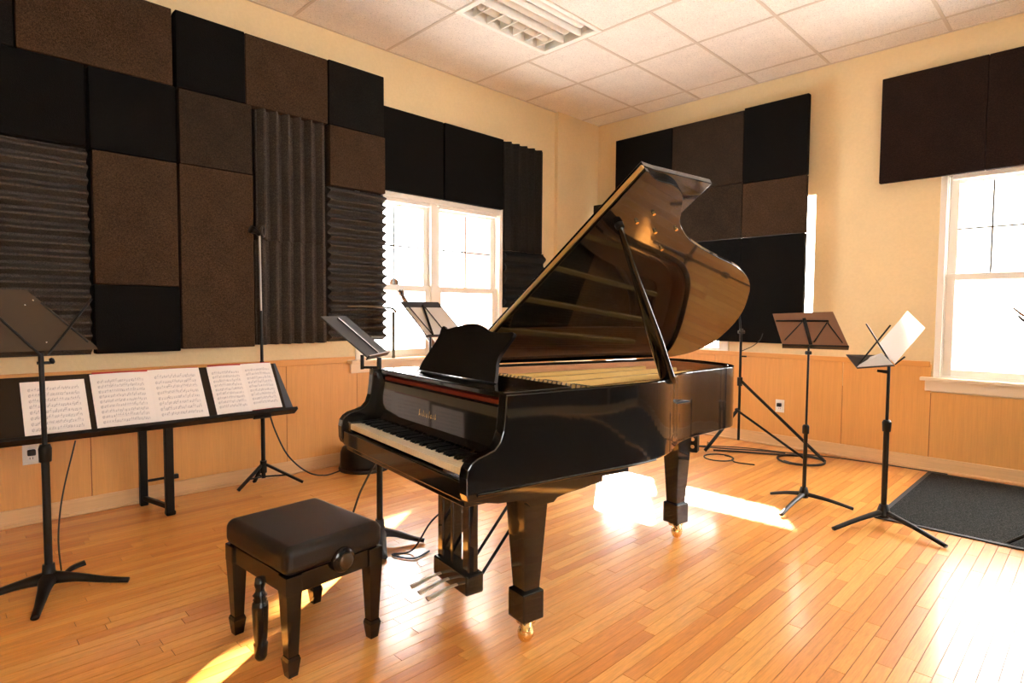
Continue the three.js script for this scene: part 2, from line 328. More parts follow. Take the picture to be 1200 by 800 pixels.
// ---------------------------------------------------------------- windows
function makeWindow(name, label, wall, units, y0, y1, rail, opt = {}) {
  const w = onWall(structure(name, label), wall), u0 = units[0][0], u1 = units[units.length - 1][1], c = 0.055;
  const zF = -0.03;
  mesh('jamb', [B(u0 - 0.02, u0, y0, y1, -T + 0.002, 0), B(u1, u1 + 0.02, y0, y1, -T + 0.002, 0), B(u0, u1, y1 - 0.02, y1, -T + 0.002, 0), B(u0, u1, y0, y0 + 0.015, -T - 0.02, 0)], M.white, w);
  mesh('casing', [RB(u0 - c, u0 - 0.008, y0, y1 + 0.02, 0, 0.018, 0.004), RB(u1 + 0.008, u1 + c, y0, y1 + 0.02, 0, 0.018, 0.004), RB(u0 - c, u1 + c, y1 - 0.012, y1 + 0.045, 0, 0.02, 0.004)], M.white, w);
  units.forEach(([a, b], i) => {
    if (i) mesh('mullion', RB(units[i - 1][1], a, y0, y1 - 0.02, zF - 0.045, -0.004, 0.004), M.white, w);
    const st = 0.062;
    for (const [nm, ya, yb, z] of [['upper_sash', rail - 0.03, y1 - 0.02, zF - 0.033], ['lower_sash', y0 + 0.015, rail + 0.03, zF]]) {
      const s = mesh(nm, [RB(a, a + st, ya, yb, z - 0.016, z + 0.016, 0.003), RB(b - st, b, ya, yb, z - 0.016, z + 0.016, 0.003), RB(a + st, b - st, ya, ya + 0.055, z - 0.016, z + 0.016, 0.003), RB(a + st, b - st, yb - 0.055, yb, z - 0.016, z + 0.016, 0.003)], M.white, w);
      mesh('pane', B(a + st - 0.004, b - st + 0.004, ya + 0.04, yb - 0.04, z - 0.002, z + 0.002), M.glass, s);
      const n = opt.cols ?? 2;
      if (nm === 'upper_sash' || opt.lowerGrid) {
        for (let k = 1; k < n; k++) { const u = a + st + (b - a - 2 * st) * k / n; mesh('muntin', B(u - 0.007, u + 0.007, ya + 0.045, yb - 0.042, z + 0.003, z + 0.009), M.muntin, s); }
        for (const y of (nm === 'upper_sash' ? [(ya + yb) / 2] : opt.lowerGrid)) mesh('muntin', B(a + st, b - st, y - 0.007, y + 0.007, z + 0.0032, z + 0.0092), M.muntin, s);
      }
    }
    mesh('blind_rail', RB(a + 0.02, b - 0.02, y1 - 0.052, y1 - 0.022, -0.012, 0.012, 0.004), M.white, w);
  });
  if (opt.sill) mesh('stool', [RB(u0 - 0.14, u1 + 0.14, y0 - 0.028, y0, -0.07, opt.sill, 0.005)], M.sill, w);
  if (opt.sill) mesh('apron', [RB(u0 - 0.11, u1 + 0.11, y0 - 0.115, y0 - 0.028, 0.0, 0.03, 0.008)], M.sill, w);
  return w;
}
makeWindow('window_1', 'white double-hung window pair beneath black panels', 'left', [[2.70, 3.465], [3.535, 4.33]], W1[2], W1[3], 1.515, { sill: 0.1 });
makeWindow('window_2', 'tall white double-hung window with pale wooden sill', 'right', [[-0.98, -0.2], [-0.16, 0.6]], W2[2], W2[3], 1.61, { sill: 0.07, cols: 3 });
makeWindow('window_3', 'white window mostly hidden behind dark acoustic panels', 'right', [[-4.46, -3.84], [-3.80, -2.87]], W3[2], W3[3], 1.68, { cols: 4, lowerGrid: [0.992, 1.3] });
makeWindow('window_4', 'white double-hung window further along the wall', 'right', [[1.22, 1.98], [2.02, 2.78]], W4[2], W4[3], 1.61, { sill: 0.07, cols: 3 });
{ const w5 = makeWindow('window_5', 'white double-hung window in the wall facing the acoustic panels', 'left', [[-0.93, -0.12], [-0.08, 0.73]], W5[2], W5[3], 1.61, { sill: 0.07, cols: 3 }); w5.position.set(0, 0, ZF); w5.rotation.y = Math.PI; }
mesh('side_pane', B(W3b[0], W3b[1], W3b[2], W3b[3], -0.05, -0.046), M.glass, wallRight);

// ---------------------------------------------------------------- acoustic panels
function panel(wall, u0, u1, y0, y1, z0, t, m, label, group) {
  const o = single('sound_absorber', RB(u0, u1, y0, y1, z0, z0 + t, 0.007, 2), m, label, 'acoustic panel', group); onWall(o, wall); return o;
}
function ribbed(wall, u0, u1, y0, y1, z0, t, vertical, pitch, label, m = M.foam) {
  const L = vertical ? u1 - u0 : y1 - y0, W = vertical ? y1 - y0 : u1 - u0, n = Math.round(L / pitch), p = L / n, base = t * 0.3, pts = [[0, 0]];
  for (let k = 0; k < n; k++) for (const [f, h] of [[0.0, 0], [0.12, 0.03], [0.42, 0.95], [0.5, 1], [0.58, 0.95], [0.88, 0.03]]) pts.push([(k + f) * p, base + (t - base) * h]);
  pts.push([L, base], [L, 0]);
  const g = extr(pts, W);               // profile: x along the ribs' row, y = depth; pushed along z
  const m4 = new THREE.Matrix4();
  if (vertical) m4.makeBasis(V(1, 0, 0), V(0, 0, 1), V(0, -1, 0)).setPosition(u0, y1, z0);
  else m4.makeBasis(V(0, 1, 0), V(0, 0, 1), V(1, 0, 0)).setPosition(u0, y0, z0);
  g.applyMatrix4(m4);
  const o = single('acoustic_foam', g, m, label, 'acoustic foam'); onWall(o, wall); return o;
}
{
  const bk = onWall(structure('trim_6', 'black felt backing behind the acoustic panels'), 'left');
  mesh('backing', B(-0.3, 2.89, 1.05, 3.30, 0, 0.003), M.pBlack, bk);
}
// on the left wall: top row, then the columns below
panel('left', -0.35, 0.425, 2.806, 3.31, 0.004, 0.075, M.pChar, 'charcoal panel in the top row, left of the wide brown panel');
panel('left', 0.437, 1.248, 2.806, 3.308, 0.004, 0.08, M.pBrown, 'wide brown fabric panel in the top row above two black panels');
panel('left', 1.268, 1.722, 2.803, 3.31, 0.004, 0.085, M.pBlack, 'black panel in the top row between two brown panels');
panel('left', 1.727, 2.370, 2.80, 3.308, 0.004, 0.08, M.pBrown, 'brown fabric panel in the top row above upright foam ribs');
panel('left', 2.380, 2.895, 2.806, 3.316, 0.004, 0.08, M.pChar, 'charcoal panel ending the top row, above a small brown panel');
panel('left', 0.14, 0.755, 2.304, 2.803, 0.004, 0.075, M.pBlack, 'black panel directly above the level-ribbed foam by the left music stand');
panel('left', 0.777, 1.263, 2.299, 2.803, 0.004, 0.075, M.pBlack, 'black panel above the tall brown panel that stops at a black square');
panel('left', 1.282, 1.766, 2.299, 2.80, 0.004, 0.08, M.pGrey, 'dark taupe panel between a black panel and upright foam ribs');
panel('left', 2.386, 2.906, 2.322, 2.803, 0.004, 0.08, M.pBrown, 'small brown panel above the level-ribbed foam beside the window');
panel('left', 0.785, 1.263, 1.462, 2.296, 0.004, 0.075, M.pBrown, 'tall brown panel with a black square panel right below it');
panel('left', 0.777, 1.265, 1.02, 1.458, 0.004, 0.08, M.pBlack, 'black square panel under the tall brown panel, just above the wainscot');
panel('left', 1.276, 1.768, 1.033, 2.296, 0.004, 0.08, M.pBrown, 'tallest brown panel, reaching down almost to the wainscot cap');
ribbed('left', -0.25, 0.762, 1.016, 2.30, 0.004, 0.08, false, 0.08, 'dark foam with level ribs behind the left music stand');
ribbed('left', 1.81, 2.366, 1.834, 2.797, 0.004, 0.09, true, 0.093, 'upper dark foam with upright ribs below a brown panel');
ribbed('left', 1.795, 2.37, 1.043, 1.83, 0.004, 0.085, true, 0.096, 'lower dark foam with upright ribs behind the tall microphone stand');
ribbed('left', 2.386, 2.914, 1.05, 2.318, 0.004, 0.085, false, 0.0746, 'dark foam with level ribs at the window edge, under the small brown panel');
// around the left window
panel('left', 2.912, 3.568, 2.368, 3.09, 0.004, 0.05, M.pBlack, 'black panel above the left half of the window pair');
panel('left', 3.576, 4.352, 2.368, 3.09, 0.004, 0.06, M.pBlack, 'black panel above the right half of the window pair');
ribbed('left', 4.40, 4.995, 1.958, 3.09, 0.004, 0.06, true, 0.12, 'black foam with upright ribs beside the top of the window', M.foamBlack);
ribbed('left', 4.40, 5.02, 1.35, 1.955, 0.004, 0.06, false, 0.115, 'black foam with level ribs beside the middle of the window', M.foamBlack);
// on the right wall, standing off over the covered window
const off = 0.115;
panel('right', -4.16, -3.425, 2.60, 3.30, off, 0.055, M.pBlack, 'black panel at the top of the block nearest the room corner');
panel('right', -3.42, -2.633, 2.60, 3.30, off, 0.055, M.pGrey, 'brown panel in the top row of the block behind the piano lid');
panel('right', -2.63, -2.03, 2.585, 3.315, off, 0.06, M.pBlack, 'black panel at the top of the block, next to the bare wall');
panel('right', -3.84, -2.633, 2.055, 2.595, off, 0.055, M.pGrey, 'brown panel in the middle row, right above the piano lid curve');
panel('right', -2.63, -2.03, 2.055, 2.58, off, 0.055, M.pBrown, 'lighter brown panel in the middle row, next to the bare wall');
panel('right', -3.84, -2.633, 1.02, 2.05, off, 0.055, M.pBlack, 'tall black lower panel half hidden by the piano lid');
panel('right', -2.63, -2.03, 1.02, 2.05, off, 0.06, M.pBlack, 'tall black lower panel behind the brown music stand');
panel('right', -4.475, -3.845, 1.27, 2.595, off, 0.055, M.pChar, 'charcoal panel in the middle row nearest the room corner');
panel('right', -1.47, -0.75, 2.43, 3.312, 0.025, 0.05, M.pPlum, 'large dark plum panel above the bright window, beside the bare wall');
panel('right', -0.748, 0.1, 2.43, 3.312, 0.025, 0.05, M.pPlum, 'dark plum panel above the middle of the bright window');
panel('right', 0.103, 0.8, 2.43, 3.312, 0.025, 0.05, M.pPlum, 'dark plum panel above the far end of the bright window');
// the wall across from the left one carries more of them: the piano's long side mirrors it
for (let k = 2; k < 6; k++) {
  const x = XB + 0.3 + k * 1.2, o = single('sound_absorber', RB(x, x + 1.19, 0.12, 1.55, ZF - 0.08, ZF - 0.001, 0.007), M.pBlack, 'low black panel on the wall facing the piano side, ' + ['next to the window', 'second from the window', 'third from the window', 'by the corner'][k - 2], 'acoustic panel', 'black panels facing the piano side');
}
{ // battens that carry the panels off the wall
  const bt = onWall(structure('trim_3', 'white battens behind the acoustic panels'), 'right');
  mesh('batten', [B(-4.1, -2.1, 3.2, 3.24, 0, off), B(-4.1, -2.08, 2.47, 2.51, 0, off), B(-1.4, 0.75, 2.6, 2.64, 0, 0.025), B(-1.4, 0.75, 3.2, 3.24, 0, 0.025)], M.white, bt);
}

// ---------------------------------------------------------------- sockets
function socket(wall, u, y, label) {
  const t = thing('wall_socket', label, 'socket'); onWall(t, wall);
  mesh('plate', RB(u - 0.042, u + 0.042, y - 0.062, y + 0.062, 0.008, 0.014, 0.003), M.white, t);
  for (const s of [-1, 1]) { const f = mesh('outlet', RB(u - 0.018, u + 0.018, y + s * 0.024 - 0.016, y + s * 0.024 + 0.016, 0.013, 0.0165, 0.003), M.paper, t); for (const k of [-1, 1]) mesh('slot', B(u + k * 0.007 - 0.0015, u + k * 0.007 + 0.0015, y + s * 0.024 - 0.006, y + s * 0.024 + 0.006, 0.0162, 0.0168), M.rubber, f); }
  mesh('plug', RB(u - 0.02, u + 0.02, y - 0.005, y + 0.03, 0.0165, 0.045, 0.006), M.rubber, t);
}
socket('left', 0.45, 0.424, 'white wall socket under the long music desk');
socket('right', -2.272, 0.40, 'white wall socket behind the tripod leg beside the brown music stand');

// ---------------------------------------------------------------- grand piano
const PSI = 8 * Math.PI / 180, PO = [1.502, 0, -1.534];
const piano = thing('grand_piano', 'black polished grand piano with raised lid', 'piano', PO, -(Math.PI / 2 + PSI));
{
  // local: x to the treble side (0 = treble side, -1.22 = bass side), z toward the player, y up
  const outer = smooth2([[0, 0.0], [0.012, -0.30], [0.03, -0.62], [0.022, -0.82], [-0.03, -0.97], [-0.115, -1.13], [-0.165, -1.28], [-0.19, -1.46], [-0.205, -1.62], [-0.235, -1.78], [-0.33, -1.90], [-0.5, -1.965], [-0.7, -2.0], [-0.82, -1.985], [-0.89, -1.92], [-0.915, -1.80], [-0.96, -1.5], [-1.06, -0.9], [-1.16, -0.3], [-1.22, 0]], 150);
  const inset = (pts, d) => pts.map((p, i) => { const a = pts[Math.max(0, i - 1)], b = pts[Math.min(pts.length - 1, i + 1)], tx = b[0] - a[0], tz = b[1] - a[1], L = Math.hypot(tx, tz); return [p[0] + tz / L * d, p[1] - tx / L * d]; });
  const inner = inset(outer, 0.05);
  const flatY = (pts, y0, y1, bev = 0) => extr(pts.map(([x, z]) => [x, -z]), y1 - y0 - 2 * bev, bev).rotateX(-Math.PI / 2).translate(0, y0 + bev, 0);
  const inside = inner[Math.floor(inner.length / 2)][1] > outer[Math.floor(outer.length / 2)][1] ? inner : inset(outer, -0.05);
  const ring = (a, b) => a.concat(b.slice().reverse());
  mesh('rim', flatY(ring(outer, inset(outer, inside === inner ? 0.032 : -0.032)), 0.655, 1.0, 0.004), M.black, piano);
  { const cut = (p) => p[1] < -0.37; mesh('inner_rim', flatY(ring(inset(outer, inside === inner ? 0.0325 : -0.0325).filter(cut), inside.filter(cut)), 0.70, 0.985, 0.0), M.copper, piano); }
  // soundboard, plate with bars
  const bedShape = inset(outer, inside === inner ? 0.06 : -0.06).filter((p) => p[1] < -0.3);
  mesh('soundboard', flatY(bedShape, 0.84, 0.85), M.sound, piano);
  const plateShape = inset(outer, inside === inner ? 0.075 : -0.075).filter((p) => p[1] < -0.34), hole = inset(outer, inside === inner ? 0.19 : -0.19).filter((p) => p[1] < -0.72);
  {
    const s = new THREE.Shape(plateShape.map(([x, z]) => new THREE.Vector2(x, -z))), h = new THREE.Path(hole.slice().reverse().map(([x, z]) => new THREE.Vector2(x, -z))); s.holes.push(h);
    mesh('iron_plate', new THREE.ExtrudeGeometry(s, { depth: 0.016, bevelEnabled: true, bevelSize: 0.004, bevelThickness: 0.004, bevelSegments: 2 }).rotateX(-Math.PI / 2).translate(0, 0.885, 0), M.plate, piano);
  }
  for (const [x0, z0, x1, z1] of [[-0.22, -0.42, -0.25, -1.35], [-0.45, -0.42, -0.48, -1.72], [-0.68, -0.42, -0.66, -1.8], [-0.9, -0.42, -0.82, -1.7]]) mesh('plate_bar', bar([x0, 0.945, z0], [x1, 0.945, z1], 0.028, 0.034), M.goldPaint, piano);
  mesh('pin_block', RB(-1.05, -0.07, 0.90, 0.972, -0.60, -0.40, 0.014), M.goldPaint, piano);
  mesh('tenor_bridge', tube([[-0.16, 0.885, -0.85], [-0.3, 0.885, -1.25], [-0.5, 0.885, -1.55], [-0.75, 0.885, -1.7]], 0.016, 30, 6), M.sound, piano);
  const strings = []; for (let k = 0; k < 60; k++) { const f = k / 59, x0 = -0.1 - f * 0.93; strings.push(rod([x0, 0.935, -0.5], [x0 + 0.02 + (f > 0.7 ? 0.12 : 0), 0.915, -0.72 - Math.min(1.02, f * 1.35)], 0.0009, 0.0009, 4)); }
  const st = mesh('strings', strings, M.brass, piano); st.userData.kind = 'stuff';
  const pins = []; for (let k = 0; k < 60; k++) for (let j = 0; j < 3; j++) pins.push(rod([-0.1 - k * 0.0158, 0.97, -0.43 - j * 0.03 - (k % 2) * 0.012], [-0.1 - k * 0.0158, 0.988, -0.43 - j * 0.03 - (k % 2) * 0.012], 0.003, 0.003, 6));
  const pn = mesh('tuning_pins', pins, M.chrome, piano); pn.userData.kind = 'stuff';
  const dampers = []; for (let k = 0; k < 44; k++) dampers.push(B(-0.12 - k * 0.0215, -0.132 - k * 0.0215, 0.925, 0.95, -0.74, -0.69)); mesh('damper_row', dampers, M.blackSatin, piano).userData.kind = 'stuff';
  // cheeks (arms) with their scroll, aprons below the rim, key bed and slip
  const arm = [[0.165, 0.636], [0.174, 0.66], [0.176, 0.72], [0.17, 0.75], [0.155, 0.77], [0.13, 0.785], [0.09, 0.795], [0.055, 0.806], [0.032, 0.83], [0.018, 0.87], [0.010, 0.93], [0.004, 1.0], [-0.02, 1.0], [-0.02, 0.636]];
  const push = (pts, x0, x1, bev) => extr(pts.map(([z, y]) => [z, y]), x1 - x0 - 2 * bev, bev).rotateY(-Math.PI / 2).translate(x1 - bev, 0, 0);
  // rotateY(-90): (x, y, z) -> (-z, y, x): shape x becomes local z, depth runs toward -x
  mesh('cheek', push(arm, -0.05, 0.0, 0.004), M.black, piano);
  mesh('cheek', push(arm, -1.222, -1.172, 0.004), M.black, piano);
  const apron = [[0.165, 0.65], [0.165, 0.634], [0.03, 0.604], [-0.06, 0.597], [-0.10, 0.585], [-0.125, 0.56], [-0.235, 0.56], [-0.255, 0.575], [-0.30, 0.582], [-0.338, 0.584], [-0.40, 0.588], [-0.44, 0.594], [-0.507, 0.594], [-0.507, 0.617], [-0.662, 0.614], [-0.662, 0.640], [-0.70, 0.640], [-0.70, 0.652], [-0.83, 0.652], [-0.83, 0.662], [-0.2, 0.664], [0.0, 0.664]];
  mesh('side_apron', push(apron, -0.065, -0.010, 0.003), M.black, piano);
  const apronB = mesh('side_apron', push(apron, -1.20, -1.145, 0.003), M.black, piano);
  mesh('moulding', [tube([[-0.0005, 0.655, 0.13], [0.004, 0.655, -0.05], [0.0115, 0.655, -0.30], [0.0295, 0.655, -0.62], [0.022, 0.655, -0.80]], 0.0065, 30, 8)], M.black, piano);
  mesh('key_bed', RB(-1.17, -0.05, 0.60, 0.662, -0.42, 0.15, 0.004), M.black, piano);
  mesh('key_slip', RB(-1.172, -0.05, 0.627, 0.700, 0.145, 0.168, 0.006), M.black, piano);
  mesh('key_block', RB(-1.172, -1.098, 0.66, 0.752, 0.0, 0.155, 0.008), M.black, piano);
  mesh('key_block', RB(-0.057, -0.05, 0.66, 0.752, 0.0, 0.155, 0.003), M.black, piano);
  mesh('underframe', [bar([-0.25, 0.68, -0.4], [-0.42, 0.68, -1.75], 0.07, 0.09), bar([-1.0, 0.68, -0.4], [-0.62, 0.68, -1.8], 0.07, 0.09), B(-1.1, -0.05, 0.64, 0.72, -0.47, -0.40), B(-0.95, -0.1, 0.86, 0.868, -1.2, -0.8)], M.blackSatin, piano);
  // keys
  const pitch = 1.04 / 52, wg = geo(RB(-pitch / 2 + 0.0005, pitch / 2 - 0.0005, 0.715, 0.742, 0.008, 0.158, 0.0015, 1)); wg.userData.ready = true;
  const bg = geo(extr([[0, 0], [0.098, 0], [0.092, 0.0125], [0.0, 0.0125]], 0.0085, 0.001).rotateY(-Math.PI / 2).translate(0.00425, 0.7425, 0.008)); bg.userData.ready = true;
  for (let k = 0; k < 52; k++) { const o = mesh('white_key', wg, M.ivory, piano); o.position.x = -1.098 + (k + 0.5) * pitch; const q = k % 7; if (k < 51 && q !== 1 && q !== 4) { const b = mesh('black_key', bg, M.ebony, piano); b.position.x = -1.098 + (k + 1) * pitch; } }
  // fallboard, felt slot, shelf, desk
  const fb = extr([[0.012, 0.752], [0.016, 0.765], [-0.005, 0.79], [-0.028, 0.94], [-0.034, 0.949], [-0.046, 0.949], [-0.05, 0.94], [-0.03, 0.79], [-0.012, 0.752]], 1.12, 0.0).rotateY(-Math.PI / 2).translate(-0.05, 0, 0);
  const fall = mesh('fallboard', fb, M.black, piano);
  const marks = []; let mx = 0; for (const [w, h] of [[0.012, 0.030], [0.005, 0.016], [0.006, 0.028], [0.005, 0.020], [0.010, 0.017], [0.005, 0.030], [0.010, 0.018], [0.006, 0.018], [0.009, 0.024]]) { marks.push(B(mx, mx + w * 0.45, 0, h, 0, 0.001), B(mx + w * 0.45, mx + w, h * 0.1, h * 0.32, 0, 0.001)); mx += w + 0.011; }
  const logo = mesh('lettering', geo(marks).rotateX(-0.152).translate(-0.70, 0.826, -0.0105), M.brass, fall); logo.userData.label = 'gold lettering';
  mesh('felt_strip', RB(-1.16, -0.06, 0.94, 0.962, -0.10, -0.055, 0.003), M.felt, piano);
  const red = mesh('action_rail', RB(-1.16, -0.06, 0.955, 0.968, -0.16, -0.10, 0.003), M.mahog, piano);
  mesh('music_shelf', [RB(-1.17, -0.05, 0.978, 1.003, -0.36, -0.02, 0.006)], M.black, piano);
  const rk = smooth2([[-0.945, 0.0], [-0.943, 0.027], [-0.903, 0.098], [-0.870, 0.15], [-0.853, 0.19], [-0.853, 0.226], [-0.838, 0.236], [-0.805, 0.222], [-0.74, 0.232], [-0.64, 0.25], [-0.564, 0.254], [-0.505, 0.246], [-0.434, 0.223], [-0.381, 0.217], [-0.30, 0.220], [-0.262, 0.222], [-0.251, 0.212], [-0.278, 0.163], [-0.305, 0.117], [-0.309, 0.082], [-0.296, 0.045], [-0.285, 0.0]], 90);
  const rack = mesh('music_rack', extr(rk, 0.014, 0.002).rotateX(-0.349).translate(0, 1.0035, -0.155), M.blackSatin, piano);
  mesh('rack_prop', bar([-0.6, 1.003, -0.34], [-0.6, 1.16, -0.225], 0.03, 0.01), M.blackSatin, piano);
  // lid: hinge along the bass side, plane turned up 34 degrees
  const hb = V(-1.2, 1.03, 0), hd = V(0.3, 0, -1.9).normalize(), al = 34 * Math.PI / 180, across = V(0, 1, 0).cross(hd).normalize(); if (across.x < 0) across.negate();
  const su = across.clone().multiplyScalar(Math.cos(al)).add(V(0, Math.sin(al), 0)), nn = V().crossVectors(hd, su).normalize(); if (nn.y < 0) nn.negate();
  const place = (g, lift) => g.applyMatrix4(new THREE.Matrix4().makeBasis(su, hd, V().crossVectors(su, hd)).setPosition(hb.clone().addScaledVector(nn, lift)));
  const zs = V().crossVectors(su, hd).dot(nn);   // +1 if pushed the same way as the lid's upper normal
  const lidPts = LIDPTS();
  const lidCurve = [[0.0, 0.52], [0.31, 0.57]].concat([[1.51, 0.74]], smooth2(lidPts, 70), [[0.0, 2.05]]);
  const th = 0.024, lg = extr(lidCurve, th - 0.006, 0.003).translate(0, 0, zs > 0 ? 0.003 : -th + 0.003);
  const lid = mesh('lid', place(lg, -0.031), M.black, piano);
  const flap = extr([[0.0, 0.52], [0.31, 0.57], [1.51, 0.74], [1.50, 0.80], [1.472, 1.14], [0.9, 1.07], [0.0, 0.93]], 0.02, 0.003).translate(0, 0, zs > 0 ? 0.003 : -0.023);
  mesh('lid_flap', place(flap, -0.002), M.black, piano);
  mesh('flap_hinge', place(geo([bar([0.0, 0.517, 0], [0.31, 0.566, 0], 0.014, 0.016, [0, 0, 1]), bar([0.31, 0.566, 0], [1.51, 0.736, 0], 0.014, 0.016, [0, 0, 1])]), -0.006), M.hinge, piano);
  mesh('lid_hinge', rod([-1.105, 1.018, -0.6], [-0.91, 1.018, -1.83], 0.012, 0.012, 10), M.brass, piano);
  // little pads on the underside
  for (const [s, t] of [[1.30, 0.93], [1.24, 0.88], [1.19, 1.02], [1.22, 1.12], [1.08, 1.14]]) {
    const c = hb.clone().addScaledVector(su, s).addScaledVector(hd, t).addScaledVector(nn, -0.032);
    mesh('lid_pad', rod(c.toArray(), c.clone().addScaledVector(nn, -0.012).toArray(), 0.008, 0.007, 14), M.brass, lid);
  }
  // prop stick
  const pt = hb.clone().addScaledVector(su, 1.215).addScaledVector(hd, 0.80).addScaledVector(nn, -0.035);
  const pb = V(-0.03, 0.985, -0.945);
  mesh('lid_prop', taper([pb.toArray(), pb.clone().lerp(pt, 0.3).toArray(), pb.clone().lerp(pt, 0.7).toArray(), pt.toArray()], [0.046, 0.043, 0.021, 0.016], 0.5, 20, 12), M.black, piano);
  mesh('prop_socket', rod(pt.clone().addScaledVector(nn, -0.02).toArray(), pt.toArray(), 0.018, 0.02, 16), M.blackMetal, piano);
  // legs
  function leg(x, z, h) {
    const fr = (a, b, y0, y1) => { const q = new THREE.CylinderGeometry(a * Math.SQRT2, b * Math.SQRT2, y1 - y0, 4, 1).rotateY(Math.PI / 4).toNonIndexed(); q.computeVertexNormals(); return q.translate(x, (y0 + y1) / 2, z); };
    const L = mesh('leg', [fr(0.062, 0.037, 0.195, h)], M.black, piano);
    mesh('leg_block', RB(x - 0.052, x + 0.052, 0.082, 0.20, z - 0.052, z + 0.052, 0.007), M.black, L);
    mesh('caster', [lathe([[0, 0.066], [0.04, 0.066], [0.042, 0.075], [0.04, 0.083], [0, 0.083]], 20).translate(x, 0, z), lathe([[0, -0.03], [0.016, -0.029], [0.031, -0.02], [0.038, -0.007], [0.038, 0.007], [0.031, 0.02], [0.016, 0.029], [0, 0.03]], 26).rotateZ(Math.PI / 2).rotateY(0.45).translate(x + 0.028, 0.0385, z + 0.022), taper([[x - 0.012, 0.070, z - 0.008], [x + 0.012, 0.076, z + 0.012], [x + 0.036, 0.070, z + 0.028], [x + 0.055, 0.05, z + 0.042]], [0.026, 0.028, 0.024, 0.014], 0.7, 14, 12)], M.brass, L);
  }
  leg(-0.105, -0.175, 0.61); leg(-1.08, -0.43, 0.645); leg(-0.45, -1.56, 0.66);
  // pedal lyre
  const ly = mesh('pedal_lyre', [RB(-0.63, -0.345, 0.10, 0.19, -0.135, -0.045, 0.01)], M.black, piano);
  for (const [x, w] of [[-0.60, 0.045], [-0.50, 0.022], [-0.385, 0.05]]) mesh('lyre_post', RB(x - w / 2, x + w / 2, 0.185, 0.61, -0.115, -0.065, 0.006), M.black, ly);
  for (const x of [-0.56, -0.49, -0.42]) mesh('pedal', [taper([[x, 0.13, -0.05], [x, 0.127, 0.0], [x, 0.116, 0.05], [x, 0.106, 0.10]], [0.010, 0.011, 0.014, 0.016], 0.45, 14, 10)], M.pedal, ly);
  for (const x of [-0.46, -0.36]) mesh('lyre_brace', rod([x, 0.17, -0.13], [x + 0.05, 0.66, -0.52], 0.007, 0.007, 8), M.blackMetal, ly);
}
function LIDPTS() { return [[1.505, 0.76], [1.475, 0.82], [1.46, 0.92], [1.42, 1.0], [1.33, 1.07], [1.26, 1.115], [1.17, 1.23], [1.10, 1.38], [1.04, 1.55], [0.965, 1.77], [0.84, 1.98], [0.69, 2.11], [0.53, 2.21], [0.35, 2.27], [0.16, 2.27], [0.05, 2.18], [0.0, 2.05]]; }

// ---------------------------------------------------------------- piano bench
{
  const t = thing('piano_bench', 'dark brown leather-topped piano bench with round side knob', 'bench', [1.06, 0, -2.243], 0.07);
  const hx = 0.185, hz = 0.225;
  const cu = new RoundedBoxGeometry(2 * hx + 0.045, 0.105, 2 * hz + 0.045, 5, 0.04).translate(0, 0.418, 0);
  { const p = cu.attributes.position; for (let i = 0; i < p.count; i++) { const x = p.getX(i), y = p.getY(i), z = p.getZ(i); if (y > 0.43) p.setY(i, y + 0.010 * Math.cos(x / (hx + 0.03) * 1.5) * Math.cos(z / (hz + 0.03) * 1.5)); } cu.computeVertexNormals(); }
  mesh('cushion', new RoundedBoxGeometry(2 * hx + 0.045, 0.105, 2 * hz + 0.045, 5, 0.036).translate(0, 0.418, 0), M.leather, t);
  mesh('seat_frame', [RB(-hx - 0.01, hx + 0.01, 0.30, 0.37, -hz - 0.01, -hz + 0.018, 0.004), RB(-hx - 0.01, hx + 0.01, 0.30, 0.37, hz - 0.018, hz + 0.01, 0.004), RB(-hx - 0.01, -hx + 0.018, 0.30, 0.37, -hz, hz, 0.004), RB(hx - 0.018, hx + 0.01, 0.30, 0.37, -hz, hz, 0.004)], M.benchWood, t);
  for (const sx of [-1, 1]) for (const sz of [-1, 1]) {
    const g = new THREE.CylinderGeometry(0.042, 0.026, 0.26, 4, 1).rotateY(Math.PI / 4).translate(0, 0.19, 0), f = new THREE.CylinderGeometry(0.035, 0.024, 0.062, 4, 1).rotateY(Math.PI / 4).translate(0, 0.031, 0), c = new THREE.CylinderGeometry(0.03, 0.035, 0.014, 4, 1).rotateY(Math.PI / 4).translate(0, 0.067, 0);
    for (const q of [g, f, c]) { const n = q.toNonIndexed(); n.computeVertexNormals(); }
    mesh('leg', [g, f, c].map((q) => { const n = q.toNonIndexed(); n.computeVertexNormals(); return n.translate(sx * (hx - 0.012), 0, sz * (hz - 0.012)); }).concat([RB(sx * (hx - 0.012) - 0.031, sx * (hx - 0.012) + 0.031, 0.30, 0.37, sz * (hz - 0.012) - 0.031, sz * (hz - 0.012) + 0.031, 0.004)]), M.benchWood, t);
  }
  for (const s of [1, -1]) {
    const k = mesh('knob', [lathe([[0, 0.036], [0.022, 0.036], [0.03, 0.03], [0.033, 0.024], [0.041, 0.022], [0.048, 0.016], [0.048, 0.004], [0.036, 0], [0, 0]], 32).rotateX(s * Math.PI / 2).translate(0.02, 0.372, s * (hz + 0.012))], M.benchWood, t);
    mesh('knob_cap', lathe([[0, 0.042], [0.017, 0.041], [0.029, 0.037], [0.031, 0.031], [0, 0.031]], 28).rotateX(s * Math.PI / 2).translate(0.02, 0.372, s * (hz + 0.012)), mat(0.07, 0.042, 0.018, 0.3, { metalness: 0.6 }), k);
  }
  mesh('turned_spindle', lathe([[0, 0.0], [0.016, 0.0], [0.022, 0.012], [0.026, 0.06], [0.02, 0.065], [0.024, 0.08], [0.03, 0.20], [0.028, 0.215], [0.019, 0.22], [0.025, 0.228], [0.019, 0.236], [0.026, 0.245], [0.018, 0.255], [0.015, 0.27], [0.02, 0.285], [0.016, 0.31], [0, 0.31]], 20).translate(-hx - 0.012, 0, 0.035), M.benchWood, t);
}

